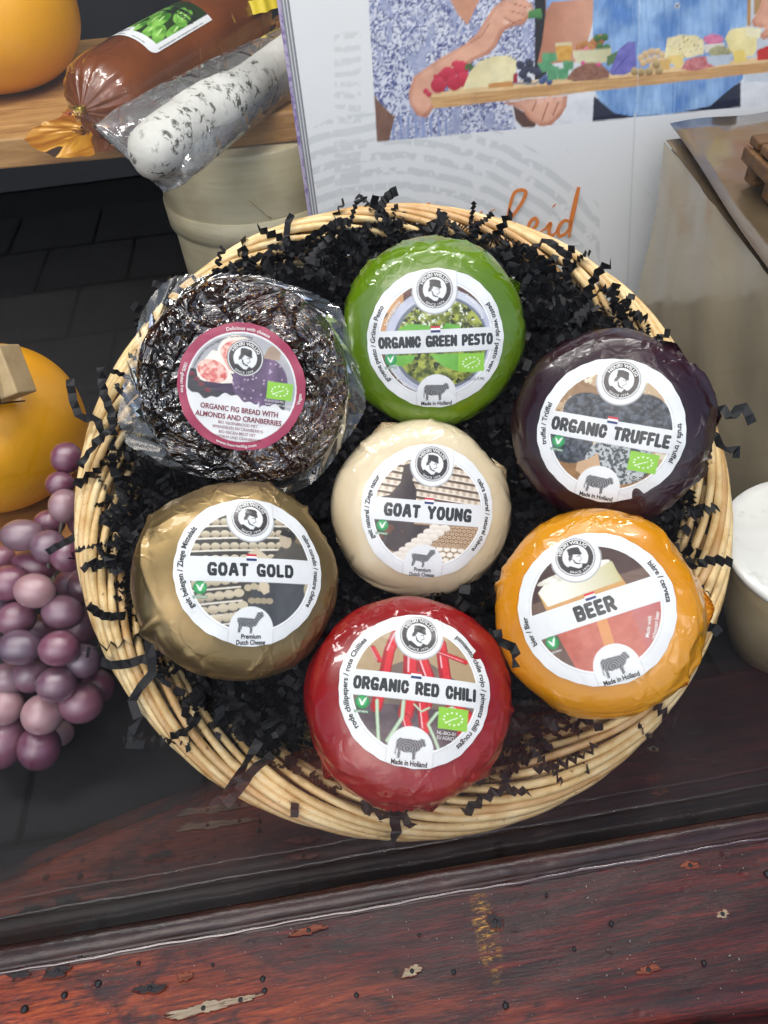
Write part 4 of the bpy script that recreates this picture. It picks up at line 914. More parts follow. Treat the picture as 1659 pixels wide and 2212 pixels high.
    for a in ([(720, 222), (780, 218), (790, 250), (745, 262), (722, 260)], [(700, 262), (750, 255), (790, 290), (720, 300)], [(740, 280), (790, 275), (785, 330), (745, 335)], [(785, 285), (830, 285), (830, 330), (788, 332)], [(805, 255), (850, 253), (850, 290), (812, 292)]): p.poly(a, '3f8a5a', '74b488', fbm(x / 20, y / 20, 6))
    p.poly([(775, 180), (845, 178), (845, 210), (838, 252), (785, 252), (778, 215)], 'c98a2a', 'e4b860', fbm(x / 20, y / 12, 6)); p.poly([(775, 178), (845, 176), (845, 190), (775, 192)], 'd9c8a0')
    blobs([(880, 200), (900, 190), (940, 180), (960, 165), (920, 205)], 22, 'a05030', 'd8a060'); blobs([(950, 160), (980, 155), (990, 200), (960, 195)], 16, '2f5a30', '5f8a4c'); blobs([(905, 208), (880, 218)], 14, 'd04a68', 'f0a0a8')
    p.poly([(848, 212), (1008, 200), (1006, 235), (985, 260), (900, 272), (862, 258), (850, 235)], 'e0dcb8', 'c8c49a', np.clip((x - 850) / 160, 0, 1)); p.poly([(990, 235), (1040, 210), (1030, 260), (990, 275)], '5a7a50')
    p.poly([(820, 330), (850, 290), (900, 262), (960, 260), (1000, 300), (998, 325), (900, 335), (860, 340)], '6e3e34', 'a87a64', fbm(x / 12, y / 8, 6)); blobs([(890, 262), (955, 268)], 9, 'd03a7c', 'e878a8')
    p.poly([(1000, 300), (1040, 205), (1080, 172), (1108, 175), (1112, 290), (1060, 312), (1010, 312)], '5450a0', '8480cc', fbm(x / 24, y / 24, 6)); p.line([(1020, 300), (1075, 230)], 3, '3c3884')
    blobs([(1130, 240), (1150, 225), (1175, 215), (1200, 215), (1220, 230), (1140, 262), (1165, 250), (1190, 245), (1215, 255), (1240, 250), (1180, 275), (1205, 275)], 15, 'c8a070', 'ecd4ac'); blobs([(1105, 298), (1130, 300), (1165, 298), (1205, 295), (1195, 268)], 17, '8a6a3c', 'd8c08c')
    p.poly([(1228, 240), (1240, 160), (1290, 146), (1360, 148), (1392, 170), (1392, 225), (1330, 240)], 'ecdca4', 'f2e8c0', fbm(x / 30, y / 30, 6)); mm = inside(x, y, [(1228, 240), (1240, 160), (1290, 146), (1360, 148), (1392, 170), (1392, 225), (1330, 240)]); p.put(mm & (fbm(x / 6, y / 6, 9) > .72), '8a7040')
    p.poly([(1240, 235), (1300, 225), (1312, 262), (1290, 285), (1250, 260)], 'e8cc80'); p.poly([(1210, 250), (1255, 248), (1250, 290), (1220, 290)], 'd9b068'); p.poly([(1297, 290), (1320, 250), (1350, 240), (1400, 235), (1447, 250), (1440, 275), (1360, 296)], 'a8303c', 'e0a0a0', fbm(x / 9, y / 9, 6))
    p.ell(1432, 165, 42, 22, 'c45a88', 'e090b0', fbm(x / 10, y / 10, 2)); p.poly([(1385, 185), (1480, 178), (1476, 205), (1400, 220)], 'd8d4cc'); p.ell(1460, 215, 48, 24, '5c5c34', 'd0cca0', fbm(x / 7, y / 7, 2)); p.poly([(1400, 232), (1512, 225), (1500, 265), (1440, 276), (1408, 262)], 'b8c4d4')
    p.poly([(1480, 160), (1500, 125), (1560, 112), (1610, 125), (1612, 200), (1600, 230), (1540, 240), (1500, 210)], 'ead890', 'f2e8b4', fbm(x / 30, y / 30, 6)); p.poly([(1510, 215), (1560, 208), (1572, 255), (1520, 262)], 'ecd070'); p.poly([(1612, 210), (1659, 190), (1700, 190), (1700, 245), (1615, 250)], 'c82a24'); p.poly([(1575, -100), (1590, -100), (1585, 110), (1572, 108)], 'b8863c')
    sk([(1640, -20), (1800, -60), (1800, 120), (1640, 165), (1620, 150), (1650, 120), (1600, 110), (1590, 90), (1620, 40)], 8); p.poly([(1568, 110), (1630, 120), (1625, 160), (1570, 150)], 'f4ecc8')
    p.line([(1128, -200), (1115, 480)], 2, 'c8d4e4')
    g1 = (.84 + .28 * fbm(x / 55, y / 55, 41, 3)) * (.93 + .14 * fbm(x / 5, y / 5, 44, 2)); p.c *= np.where(m, g1, 1)[:, None]
    p.c[~m] = base[~m]
    p.put((np.abs(x - (1105 - (y - 500) * .045)) < 3) & (y > 470), 'd2d5d7')
    return p.c
root = empty('carton_display', pa, label='large upright white carton display with a printed serving board picture behind the basket', cat='carton display')
PW, PH = .62, .46; nu, nv = 700, 360
U_ = np.linspace(0, PW, nu)[None, :].repeat(nv, 0); Z_ = (np.linspace(0, 1, nv) ** 1.0)[:, None].repeat(nu, 1) * PH
Z_ = Z_ * 1.0; bow = .0 * U_
pts = np.stack([pd.x * U_ + pn.x * bow, pd.y * U_ + pn.y * bow, Z_], -1).reshape(-1, 3)
PX, PY = proj(pts + np.array(pa)); cols = supersample(poster_fn, PX, PY, 2.6, 3)
obj('printed_front', pts, grid(nu, nv), MPoster, root, True, cols)
def slab(x0, x1, d0, d1, z1, name, m):
    V = [pd * x - pn * d_ + Vector((0, 0, z)) for x in (x0, x1) for d_ in (d0, d1) for z in (0, z1)]
    return obj(name, V, [(0, 1, 3, 2), (4, 6, 7, 5), (0, 4, 5, 1), (2, 3, 7, 6), (1, 5, 7, 3), (0, 2, 6, 4)], m, root)
CW, CG = plain('carton_white', h('dcdee2'), .55), plain('carton_grey', h('8f939c'), .6)
Nn = Nodes('carton_purple_print'); Nn.color(Nn.ramp(Nn.noise(160, 3), [(.42, h('8f7bb4')), (.55, h('c4b8d8'))])); Nn.set(Roughness=.5)
for k, (m_, dx, th) in enumerate(((CW, .0, .003), (CG, -.002, .0016), (CW, -.0035, .0028), (CG, -.0055, .0014), (CW, -.007, .0024), (CG, -.009, .0014), (Nn.m, -.0125, .004))):
    d0 = .003 + k * .0034; slab(dx - .0005, PW, d0, d0 + th, PH, 'carton_sheet', m_)
# orange handwriting, built as flat brush strokes just proud of the print
ORG = plain('orange_ink', h('e08440'), .5)
def onposter(px, py, lift=.0012):
    r_ = ray(px, py); t = (pa - CAM).dot(pn) / r_.dot(pn); return CAM + r_ * t + pn * lift - pa
def stroke(pts2, wd):
    q = catmull([(*c2(a, b),) for a, b in pts2], 8); V = []; n = len(q)
    for i, a in enumerate(q):
        t = q[min(i + 1, n - 1)] - q[max(i - 1, 0)]; t = t / (np.hypot(*t) + 1e-9); w_ = wd * 1.9 * (.5 + .5 * math.sin(math.pi * min(1, (i + 1) / n * 1.15)) ** .5)
        for s_ in (-1, 1): V.append(onposter(a[0] - t[1] * w_ * s_, a[1] + t[0] * w_ * s_))
    obj('handwritten_stroke', V, [(2 * i, 2 * i + 1, 2 * i + 3, 2 * i + 2) for i in range(n - 1)], ORG, root)
for q, w_ in (([(540, 1000), (580, 920), (630, 850), (652, 800), (635, 788), (605, 800), (585, 860), (570, 940), (560, 1010)], 2.0), ([(560, 1000), (590, 960), (620, 950), (615, 990), (640, 985)], 2.0),
              ([(640, 975), (680, 950), (700, 925), (690, 905), (668, 925), (662, 960), (690, 975), (730, 950)], 2.0), ([(730, 955), (755, 925), (748, 965), (765, 975), (785, 950)], 2.0),
              ([(840, 920), (812, 915), (788, 945), (790, 978), (820, 965), (845, 915)], 2.0), ([(872, 775), (855, 850), (838, 930), (832, 985)], 2.6), ([(768, 850), (772, 854)], 3.0), ([(514, 870), (516, 874)], 3.2), ([(462, 880), (466, 886)], 3.0),
              ([(250, 840), (245, 870), (230, 930), (200, 980)], 2.2), ([(130, 1000), (160, 960), (190, 940)], 2.2), ([(400, 960), (385, 1040), (360, 1090)], 2.2), ([(470, 940), (455, 1010), (480, 1030)], 2.2), ([(60, 1010), (100, 1000), (130, 1020)], 2.2)):
    stroke(q, w_)

# ------------------------------------------------------------------ oak shelf and the things on it
OAK = M_wood('oiled_oak', h('8a6238'), h('b58a54'), h('cda56c'), (1.5, 14, 14), 10, .45)
SHB, SHT = 0.165, 0.193
f0 = onz(0, 367, SHB); f1 = onz(655, 305, SHB); sd = (f1 - f0).normalized(); sn = Vector((-sd.y, sd.x, 0))
shelf = empty('oak_shelf', f0 + sd * .2, Matrix((sd, sn, Vector((0, 0, 1)))).transposed(), label='thick oiled oak shelf board at the upper left, resting on the round wooden tub', cat='shelf')
frombm('board', box_bm(-.6, .30, 0, .34, SHB, SHT, .002), OAK, shelf, False)
bm_ = shelf.children[0]
shelf.location.z = 0
# round box under the shelf
DRX = onz(520, 330, SHB); drum = empty('round_wooden_tub', (DRX.x + .004, DRX.y + .098, .0005), label='cream round bent wood tub with a wide hoop standing under the oak shelf', cat='tub')
def M_drum():
    N = Nodes('bent_poplar_wood'); N.color(N.mix(N.ramp(N.noise(25, 3, .5), [(.45, 0), (.7, .35)]), N.ramp(N.noise(7, 6, .6, .4, (1, 1, 9)), [(.3, h('c6bc98')), (.7, h('dcd3b4'))]), h('a4956e'))); N.set(Roughness=.5); N.bump(N.noise(9, 5, .6, .3, (1, 1, 9)), .002, .5); return N.m
MD = M_drum()
def lathe(prof, n=96, wob=0):
    V = [(r_ * (1 + wob * math.sin(2 * a + .5)) * math.cos(a), r_ * (1 + wob * math.sin(2 * a + .5)) * math.sin(a), z) for r_, z in prof for a in np.linspace(0, 2 * math.pi, n, endpoint=False)]
    return V, grid(n, len(prof), True)
v, f = lathe([(0, .001), (.0895, .001), (.0905, .003), (.0905, .161), (.086, .163), (0, .163)]); obj('tub_wall', v, f, MD, drum, True)
v, f = lathe([(.0875, .072), (.0920, .0725), (.0925, .074), (.0925, .160), (.0915, .162), (.0875, .1625)], 96, .004); obj('lid_band', v, f, MD, drum, True)
v, f = lathe([(.0920, .068), (.0942, .069), (.0944, .094), (.0920, .095)], 96, .004); obj('hoop', v, f, MD, drum, True)
v, f = tube([Vector((.0935 * math.cos(t), .0935 * math.sin(t), .0985 + (1.0 - s_) * .022)) for s_, t in [(i / 8, rad(-92 + i * 1.2)) for i in range(9)]], .0008, 5); obj('wood_split', v, f, MD, drum, True)

def M_cheesewax(name, c1, c2):
    N = Nodes(name); N.color(N.ramp(N.noise(8, 4, .6), [(.3, c1), (.7, c2)])); N.set(Roughness=.42, Coat_Weight=.35, Coat_Roughness=.25, Subsurface_Weight=.05, Subsurface_Scale=.4, Subsurface_Radius=(.01, .004, .001))
    N.bump(N.math('ADD', N.noise(45, 4, .6), N.noise(9, 2)), .0016, .45); return N.m
MCW = M_cheesewax('orange_cheese_wax', h('d8920e'), h('e6a41a'))
def ball(name, c, Rr, H2, lb, pits=()):
    NU, NV = 120, 60; V = []
    for j in range(NV):
        t = -math.pi / 2 + math.pi * (j + .02) / (NV - .96)
        for i in range(NU):
            a = 2 * math.pi * i / NU; cc = math.cos(t) ** .86; zz = math.copysign(abs(math.sin(t)) ** .92, t)
            k = 1 + .008 * math.sin(2 * a + t) + .006 * math.sin(3 * a - 2 * t)
            V.append((Rr * k * cc * math.cos(a), Rr * k * cc * math.sin(a), H2 * zz))
    o = obj(name, V, grid(NU, NV, True) + [tuple(range(NU))[::-1], tuple(range((NV - 1) * NU, NV * NU))], MCW, None, True); o.location = c
    tag(o, lb, 'cheese'); return o
c = P(-5, 72, .80); ball('waxed_cheese', (c.x, c.y, SHT + .071), .090, .072, 'large smooth orange waxed cheese on the oak shelf in the top left corner')
WCZ = .050
# lower left board with cheese
c = P(-12, 925, .56); bt = c.z - .058
ck = ball('waxed_cheese', c, .0655, .058, 'orange waxed cheese with a kraft paper packet on it, left of the basket')
pit = bmesh.new(); bmesh.ops.create_uvsphere(pit, u_segments=10, v_segments=6, radius=.0018)
v, f = lathe([(0, -.012), (.094, -.012), (.097, -.010), (.098, -.003), (.096, -.0005), (0, 0)], 80)
o = obj('serving_board', v, f, M_wood('dark_oak_board', h('6e4a26'), h('96683a'), h('b08450'), (1.5, 12, 12), 10, .4), None, False); o.location = (c.x + .006, c.y - .008, bt - .0005)
tag(o, 'round brown wooden serving board under the lower left orange cheese', 'serving board')
pit.free()
tag(frombm('riser_block', box_bm(c.x - .08, c.x + .06, c.y - .045, c.y + .05, .001, bt - .0128, .003), MCL), 'black cloth covered block carrying the round serving board at the left', 'display block')
# paper packet
KR = Nodes('kraft_paper'); KR.color(KR.ramp(KR.noise(60, 5, .6), [(.3, h('a58a62')), (.7, h('bda47a'))])); KR.set(Roughness=.6); KR.bump(KR.noise(30, 4), .0015, .5)
pk = P(14, 800, .49); Mx = R @ Matrix(((.93, .25, .28), (-.30, .94, .15), (-.22, -.23, .95))).transposed()
pr = empty('paper_packet', pk, Mx, label='small kraft paper packet tied with thin black string on the left orange cheese', cat='packet')
b = box_bm(-.05, .0095, -.018, .015, -.010, .010, .0012); frombm('wrapper', b, KR.m, pr, False)
BLK = plain('black_string', h('101012'), .7)
v, f = tube([(-.0035 + .004 * math.sin(t), -.0207 + .0379 * t / 3.1 if False else -.0205 + .0125 * t, .0124) for t in np.linspace(0, 3.05, 14)], .0005, 5); obj('string', v, f, BLK, pr, True)
v, f = tube([(-.0035, -.0207, .0124), (-.0030, -.0207, .004), (-.0045, -.0207, -.012)], .0005, 5); obj('string', v, f, BLK, pr, True)

drum.scale = (1.13, 1.13, 1)
# smoked cheese sausage with label
SR = .0365
A0 = onz(225, 210, SHT + SR); A1 = onz(520, 28, SHT + SR); ax = (A1 - A0).normalized(); upz = Vector((0, 0, 1)); sx_ = upz.cross(ax).normalized() * -1
SM3 = Matrix((ax, upz.cross(ax), upz)).transposed()   # x along the axis, z up
A1r = A1 + ax * .02; Ls = (A1r - A0).length
def M_smoke():
    N = Nodes('smoked_cheese_casing'); N.color(N.ramp(N.noise(10, 4, .6), [(.3, h('5a2c10')), (.7, h('824620'))])); N.set(Roughness=.35, Coat_Weight=1, Coat_Roughness=.06)
    N.bump(N.math('ADD', N.math('MULTIPLY', N.ramp(N.vor(22, sc=(1, 1, 1), warp=.03), [(0, 1), (.06, 0)]), 1.0), N.noise(30, 4, .6, 1)), .0009, .8, True, False); return N.m
MSM = M_smoke()
saus = empty('smoked_cheese_roll', A0, SM3, label='thick brown smoked cheese roll with gold clip and jalapeno label on the oak shelf', cat='cheese roll')
V = []; prof = [(-.034, .004), (-.031, .010), (-.026, .019), (-.019, .0275), (-.010, .0333), (0, .0357), (.012, .0365)] + [(x, .0365) for x in np.linspace(.03, Ls - .03, 24)] + [(Ls - .015, .0362), (Ls - .004, .032), (Ls + .002, .024), (Ls + .004, .01)]
n = 90
for x, r_ in prof:
    pl = .07 * max(0, (-x) / .034)
    for i in range(n):
        a = 2 * math.pi * i / n; k = 1 + pl * math.sin(a * 17 + x * 90) + pl * .6 * math.sin(a * 29) + .006 * math.sin(a * 3 + x * 30)
        V.append((x, r_ * k * math.cos(a), r_ * k * math.sin(a)))
obj('casing', V, grid(n, len(prof), True) + [tuple(range(n))[::-1], tuple(range((len(prof) - 1) * n, len(prof) * n))], MSM, saus, True)
BR = plain('brass_clip', h('b59a4c'), .3, Metallic=.9)
frombm('metal_clip', box_bm(-.041, -.033, -.0045, .0045, -.003, .005, .0015), BR, saus, True)
V = []; 
for i in range(12):
    for s_ in (0, 1): V.append((-.036 - s_ * .012, (i / 11 - .5) * (.006 + .016 * s_), ((i % 2) - .5) * .004 * s_ + .001))
SMF = M_film('amber_casing_tail', (.95, .62, .32), .25, h('b5703a'), 60, .0006, 1.2, .02)
obj('casing_tail', V, [(2 * i, 2 * i + 1, 2 * i + 3, 2 * i + 2) for i in range(11)], SMF, saus)
def cyl_label(uv, lift):     # u across (around the roll), v along it
    a = (uv[:, 0] - .0) / SR; r_ = SR + lift
    return np.c_[uv[:, 1], -r_ * np.sin(a - .0) , r_ * np.cos(a)]
LX0, LW, LL = .048, .062, .115
def slabel(x, y):     # x -0.5..0.5 around, y 0..1 along
    p = Paint(x, y); p.c[:] = h('e8eaec')
    n_ = fbm(x * 9, y * 14, 3); q = (np.abs(x) < .40) & (y > .13); p.put(q, '1c2a16', '2c4420', n_)
    for k in range(15):
        cx = -.36 + (k % 5) * .17 + .05 * math.sin(k * 3); cy = .24 + (k // 5) * .22 + .03 * math.sin(k * 5); p.ell(cx, cy, .075, .18, '3c7a22', '8cc858', np.clip((fbm(x * 7 + k, y * 9, k) - .3) * 2, 0, 1), 18 + 16 * math.sin(k * 2)); p.ell(cx - .02, cy + .02, .012, .08, 'b8e08c', a=20)
    p.c[~q] = h('e8eaec'); m = (((x + .17) / .17) ** 2 + ((y - .12) / .12) ** 2 < 1); p.put(m | ((np.abs(x + .17) < .17) & (y < .12)), 'eef0f1')
    cow = [(-.17 + (X_ - 833) / 900, .13 + (1262 - Y_) / 1500) for X_, Y_ in COW]; m = inside(x, y, cow); p.put(m, '6a6e72')
    return p.c
nu, nv = 110, 130; uu, vv = np.meshgrid(np.linspace(-.5, .5, nu), np.linspace(0, 1, nv)); 
# rounded corners: pull the grid in at the near end
ins = np.where(vv < .09, 1 - (1 - np.sqrt(np.clip(1 - ((.09 - vv) / .09) ** 2, 0, 1))) * .18, 1)
flat = np.c_[(uu * ins).ravel(), vv.ravel()]; colz = supersample(slabel, flat[:, 0], flat[:, 1], .008, 2)
UC = .004
lab = obj('label', cyl_label(np.c_[flat[:, 0] * LW + UC, LX0 + flat[:, 1] * LL], .0005), grid(nu, nv), MP, saus, True, colz)
def sprint(name, t, u, v, wd, cap, m, ang=0, bold=.02):
    p_ = Print(); p_.straight(t, u, v, wd, cap, bold, ang); return p_.build(name, m, lab, lambda a, l_: cyl_label(np.c_[a[:, 0] + UC, a[:, 1]], l_), .0009)
sprint('lettering', 'Made in Holland', -.17 * LW, LX0 + .004, .018, .0024, INK); sprint('lettering', 'milk from EU', .20 * LW, LX0 + .004, .013, .0018, INK); sprint('lettering', '100452', -.15 * LW, LX0 + .024, .007, .0014, INK, 0, 0)
sprint('lettering', 'CHEESE', .17 * LW, LX0 + .091, .028, .0055, INK, 0, .05); sprint('lettering', 'JALAPENO COW', .06 * LW, LX0 + .081, .044, .005, INK, 0, .05)
sprint('lettering', 'queso ahumado jalapeno - vaca / fromage fume au jalapeno - vache', .465 * LW, LX0 + .055, .085, .0017, INK, 90, 0)
# amber film scrap the roll lies on
scr = [(50, 297), (80, 325), (130, 338), (200, 336), (260, 322), (300, 300), (320, 270), (250, 240), (170, 225), (120, 255), (80, 275)]
V = [onz(190, 280, SHT + .007)] + [onz(a, b, SHT + .0070 + .0015 * (i % 2)) for i, (a, b) in enumerate(scr)]
def fan(c0, ring, rings=8, amp_=.002, sd_=1):
    q = [Vector(v) for v in catmull([tuple(r_) for r_ in ring] + [tuple(ring[0])], 6)[:-1]]; n = len(q); V = []; rr_ = random.Random(sd_)
    ph = [rr_.uniform(0, 6) for _ in range(4)]
    for j in range(1, rings + 1):
        s_ = j / rings
        for i, a in enumerate(q):
            t = i / n * 6.283; V.append(c0.lerp(a, s_) + Vector((0, 0, amp_ * (math.sin(5 * t + ph[0] + s_ * 4) * s_ + .6 * math.sin(11 * t + ph[1] - s_ * 6) * s_ + .4 * math.sin(19 * t + ph[2]) * s_))))
    return V + [c0], grid(n, rings, True) + [(n * rings, i, (i + 1) % n) for i in range(n)]
v, f = fan(V[0], V[1:], 8, .0011); AMF = M_film('amber_film', (.95, .70, .42), .6, h('a8713c'), 24, .0002, 1.0, .0)
tag(obj('film_scrap', v, f, AMF, None, True), 'translucent amber film flap lying on the shelf edge under the brown cheese roll', 'film')
# amber film and yellow strip behind the roll at the poster edge
v, f = fan(onz(590, 60, SHT + .012), [onz(a, b, SHT + .012) for a, b in ((540, 25), (575, 42), (620, 20), (628, 45), (600, 80), (560, 110), (520, 125), (545, 80))], 6, .002, 4); tag(obj('film_scrap', v, f, AMF, None, True), 'crumpled amber film end between the brown cheese roll and the carton display', 'film')
YEL = plain('yellow_ribbon', h('d8c22a'), .4)
q = catmull([tuple(onz(a, b, SHT + .05)) for a, b in ((520, 18), (560, 14), (590, 4), (630, -14))], 8); V = []
for i, a in enumerate(q):
    for s_ in (-1, 1): V.append(Vector(a) + Vector((-.1, .35, .9)).normalized() * .0065 * s_ + Vector((0, .002 * math.sin(i), 0)))
tag(obj('yellow_ribbon', V, [(2 * i, 2 * i + 1, 2 * i + 3, 2 * i + 2) for i in range(len(q) - 1)], YEL, None, True), 'bit of bright yellow ribbon above the brown cheese roll beside the carton display', 'ribbon')

# white moulded salami in a clear bag
B0 = onz(330, 335, SHT + .024); B1 = onz(640, 118, SHT + .022); B0.z += .002; sa = (B1 - B0).normalized()
sal = empty('salami', B0, Matrix((sa, (upz.cross(sa)).normalized(), sa.cross(upz.cross(sa).normalized()))).transposed(), label='white mould covered dry sausage inside a clear plastic bag over the shelf edge', cat='salami')
N = Nodes('salami_mould'); q1 = N.noise(60, 6, .7, .8); q2 = N.noise(22, 4, .65, .6)
N.color(N.mix(N.math('MULTIPLY', N.ramp(N.noise(95, 6, .75, .5), [(.52, 0), (.58, .95)]), N.ramp(N.noise(24, 3, .6), [(.48, .0), (.56, 1)])), N.ramp(N.noise(14, 4), [(.3, h('aeada6')), (.7, h('d2d1cb'))]), h('3c3a30'))); N.set(Roughness=.85); N.bump(N.math('ADD', N.math('MULTIPLY', q1, -.6), N.math('MULTIPLY', N.noise(18, 5), 1.5)), .0022, .8)
Lb = (B1 - B0).length; V = []; pf = [(-.018, .003), (-.0165, .009), (-.012, .015), (-.005, .0195), (.004, .0215), (.02, .0225)] + [(x, .0225 - .0006 * math.sin(x * 55)) for x in np.linspace(.035, Lb + .02, 22)] + [(Lb + .035, .014), (Lb + .04, .003)]
n = 64
for x, r_ in pf:
    for i in range(n):
        a = 2 * math.pi * i / n; k = 1 + .05 * (fbm(np.array([x * 60 + 5]), np.array([math.cos(a) * 2 + 3]), 3)[0] - .5) * 2 + .03 * math.sin(3 * a + x * 40)
        V.append((x, r_ * k * math.cos(a), r_ * k * math.sin(a) + .0025 * math.sin(x * 25)))
obj('sausage', V, grid(n, len(pf), True) + [tuple(range(n))[::-1], tuple(range((len(pf) - 1) * n, len(pf) * n))], N.m, sal, True)
BAG = M_film('clear_bag', (.95, .95, .96), .13, (.78, .80, .83), 26, .0016, 1.8, .03)
sec = [((199, 273), (355, 415), .0008, .024, -.006), ((206, 269), (371, 409), .0022, .026, -.004), ((222, 262), (393, 397), .010, .028, .000), ((252, 248), (409, 379), .017, .032, .006), ((330, 213), (462, 328), .021, .036, .011), ((420, 170), (532, 266), .022, .034, .011), ((520, 124), (604, 214), .022, .030, .011), ((632, 70), (676, 172), .022, .026, .011)]
KB = []
for L_, R_, hz_, zl, zr in sec:
    KB.append((*onz(*L_, SHT + zl), *onz(*R_, SHT + zr), hz_))
KB = catmull(KB, 5); iv = sal.matrix_world.inverted(); V = []; n = 80
for k_, q in enumerate(KB):
    Lp, Rp = Vector(q[0:3]), Vector(q[3:6]); cc = (Lp + Rp) / 2; hf = (Lp - Rp) / 2; nn_ = max(0, 1 - k_ / 7)
    for i in range(n):
        a = 2 * math.pi * i / n; e = 1 + .02 * math.sin(a * 9 + k_ * .7) + .014 * math.sin(a * 17 - k_ * 1.3) + .01 * math.sin(a * 31 + k_)
        V.append(iv @ (cc + hf * math.copysign(abs(math.cos(a)) ** .85, math.cos(a)) + Vector((0, 0, q[6] * e * math.sin(a) + .0012 * nn_ * math.sin(a * 24)))))
obj('bag', V, grid(n, len(KB), True), BAG, sal, True)
v, f = [], []
for k in range(9):      # pressed ribs of the heat seal
    a_, b_ = Vector(KB[0][0:3]).lerp(Vector(KB[3][0:3]), k / 9), Vector(KB[0][3:6]).lerp(Vector(KB[3][3:6]), k / 9)
    vv, ff = tube([iv @ (a_.lerp(b_, t / 10) + Vector((0, 0, .0014 + .0006 * math.sin(t)))) for t in range(11)], .0004, 4)
    obj('seal_rib', vv, ff, BAG, sal, True)

# ------------------------------------------------------------------ grapes
def M_grape():
    N = Nodes('grape_skin'); oi = N.n('ObjectInfo'); g = N.noise(60, 3)
    c = N.ramp(oi.outputs['Random'], [(0, h('6a2c48')), (.3, h('80405a')), (.55, h('8e5668')), (.75, h('665062')), (1, h('c09698'))])
    c = N.mix(N.ramp(g, [(.35, 0), (.7, .4)]), c, h('8a7686')); N.color(c); N.set(Roughness=.25, Coat_Weight=1, Coat_Roughness=.06, Coat_IOR=1.75, Subsurface_Weight=.7, Subsurface_Scale=1, Subsurface_Radius=(.010, .004, .005)); N.bump(g, .0005, .3); return N.m
MG = M_grape(); gr = empty('grape_bunch', P(100, 1350, .50), label='bunch of dusky purple grapes spilling down between the left cheese and the basket', cat='grapes')
gl_ = [(320, 650, 70, 75, .47), (290, 775, 65, 60, .465), (310, 880, 70, 80, .455), (105, 1020, 95, 75, .45), (235, 1075, 78, 78, .445), (325, 1115, 76, 82, .44), (165, 1165, 100, 66, .465), (45, 1250, 92, 85, .455), (168, 1287, 92, 82, .44), (302, 1390, 95, 80, .445), (80, 1420, 90, 80, .452), (95, 1558, 98, 82, .44),
       (285, 1563, 92, 83, .43), (400, 1625, 80, 80, .445), (150, 1690, 85, 85, .455), (30, 1712, 85, 75, .452), (272, 1735, 88, 85, .435), (472, 1745, 72, 82, .465), (390, 1825, 100, 95, .448), (205, 1880, 92, 95, .445), (20, 1840, 88, 90, .45), (20, 2015, 95, 125, .455), (190, 2040, 95, 105, .45),
       (400, 1270, 70, 75, .47), (240, 960, 70, 60, .475), (400, 1450, 80, 85, .475), (200, 1480, 80, 80, .48), (-20, 1350, 80, 80, .46), (190, 1620, 80, 80, .48), (100, 1780, 80, 80, .48), (-60, 1560, 80, 80, .46), (340, 1250, 70, 70, .478), (90, 1940, 70, 70, .48), (-70, 1950, 80, 90, .46), (300, 1980, 60, 60, .485), (10, 1130, 60, 60, .485), (390, 960, 60, 70, .475), (440, 700, 50, 60, .48)]
bmg = bmesh.new(); bmesh.ops.create_uvsphere(bmg, u_segments=32, v_segments=20, radius=1)
for v_ in bmg.verts: v_.co.z *= 1 + .05 * v_.co.z
gme = bpy.data.meshes.new('grape'); bmg.to_mesh(gme); bmg.free(); gme.polygons.foreach_set('use_smooth', [True] * len(gme.polygons)); gme.materials.append(MG)
rg = random.Random(3); gp = []
for cx, cy, rx, ry, dd in gl_:
    px, py = cx * .45, 697 + cy * .45; o = bpy.data.objects.new('grape', gme); C.objects.link(o); o.parent = gr
    p_ = P(px, py, dd); a, b = rx * .475 * dd / F, ry * .475 * dd / F; p_.z = max(p_.z, max(a, b) + .001)
    Lm = R @ Matrix(((a, 0, 0), (0, b * .98, 0), (0, 0, min(a, b)))); rot = Matrix.Rotation(rg.uniform(-.3, .3), 3, 'Z')
    o.matrix_basis = Matrix.Translation(p_ - gr.location) @ (R @ rot @ Matrix.Diagonal((a, b * .98, min(a, b)))).to_4x4(); gp.append(p_)
GS = plain('grape_stem', h('8f8a80'), .5)
ctr_ = P(110, 1380, .50)
for i in range(0, len(gp), 2):
    q = catmull([tuple(ctr_ + Vector((rg.uniform(-.01, .01), rg.uniform(-.03, .03), -.01))), tuple((ctr_ + gp[i]) / 2 + Vector((0, .004, .002))), tuple(gp[i])], 5); v, f = tube([Vector(t) - gr.location for t in q], .0011, 6); obj('stem', v, f, GS, gr, True)

# ------------------------------------------------------------------ white dish at the right edge
dc = P(1775, 1190, .43); DR = .0505
dish = empty('glazed_pot', (dc.x, dc.y, 0), label='glazed cream pot with a thick white lid at the right edge, dark painted mark', cat='pot')
GW = Nodes('white_glaze'); GW.color(GW.ramp(GW.noise(110, 5, .6), [(.3, h('cfd0cc')), (.42, h('e2e3e0'))])); GW.set(Roughness=.2, Coat_Weight=.6, Coat_Roughness=.05)
CRM = Nodes('cream_glaze'); CRM.color(CRM.ramp(CRM.noise(20, 4, .6), [(.3, h('a8926e')), (.7, h('c4b290'))])); CRM.set(Roughness=.3, Coat_Weight=.6, Coat_Roughness=.08)
v, f = lathe([(0, .001), (.022, .001), (.027, .006), (.036, .03), (.0435, .055), (.047, .08), (.048, .0935), (0, .094)], 96); obj('pot_body', v, f, CRM.m, dish, True)
v, f = lathe([(0, .0945), (.046, .0945), (.0520, .0965), (.0555, .0995), (.0562, .1025), (.0550, .1045), (.049, .1040), (.040, .1025), (.012, .1015), (0, .1015)], 96); obj('lid', v, f, GW.m, dish, True)
v, f = lathe([(0, .1015), (.006, .1015), (.006, .114), (.011, .118), (.012, .123), (.008, .127), (0, .128)], 32); obj('lid_knob', v, f, GW.m, dish, True)
q = []
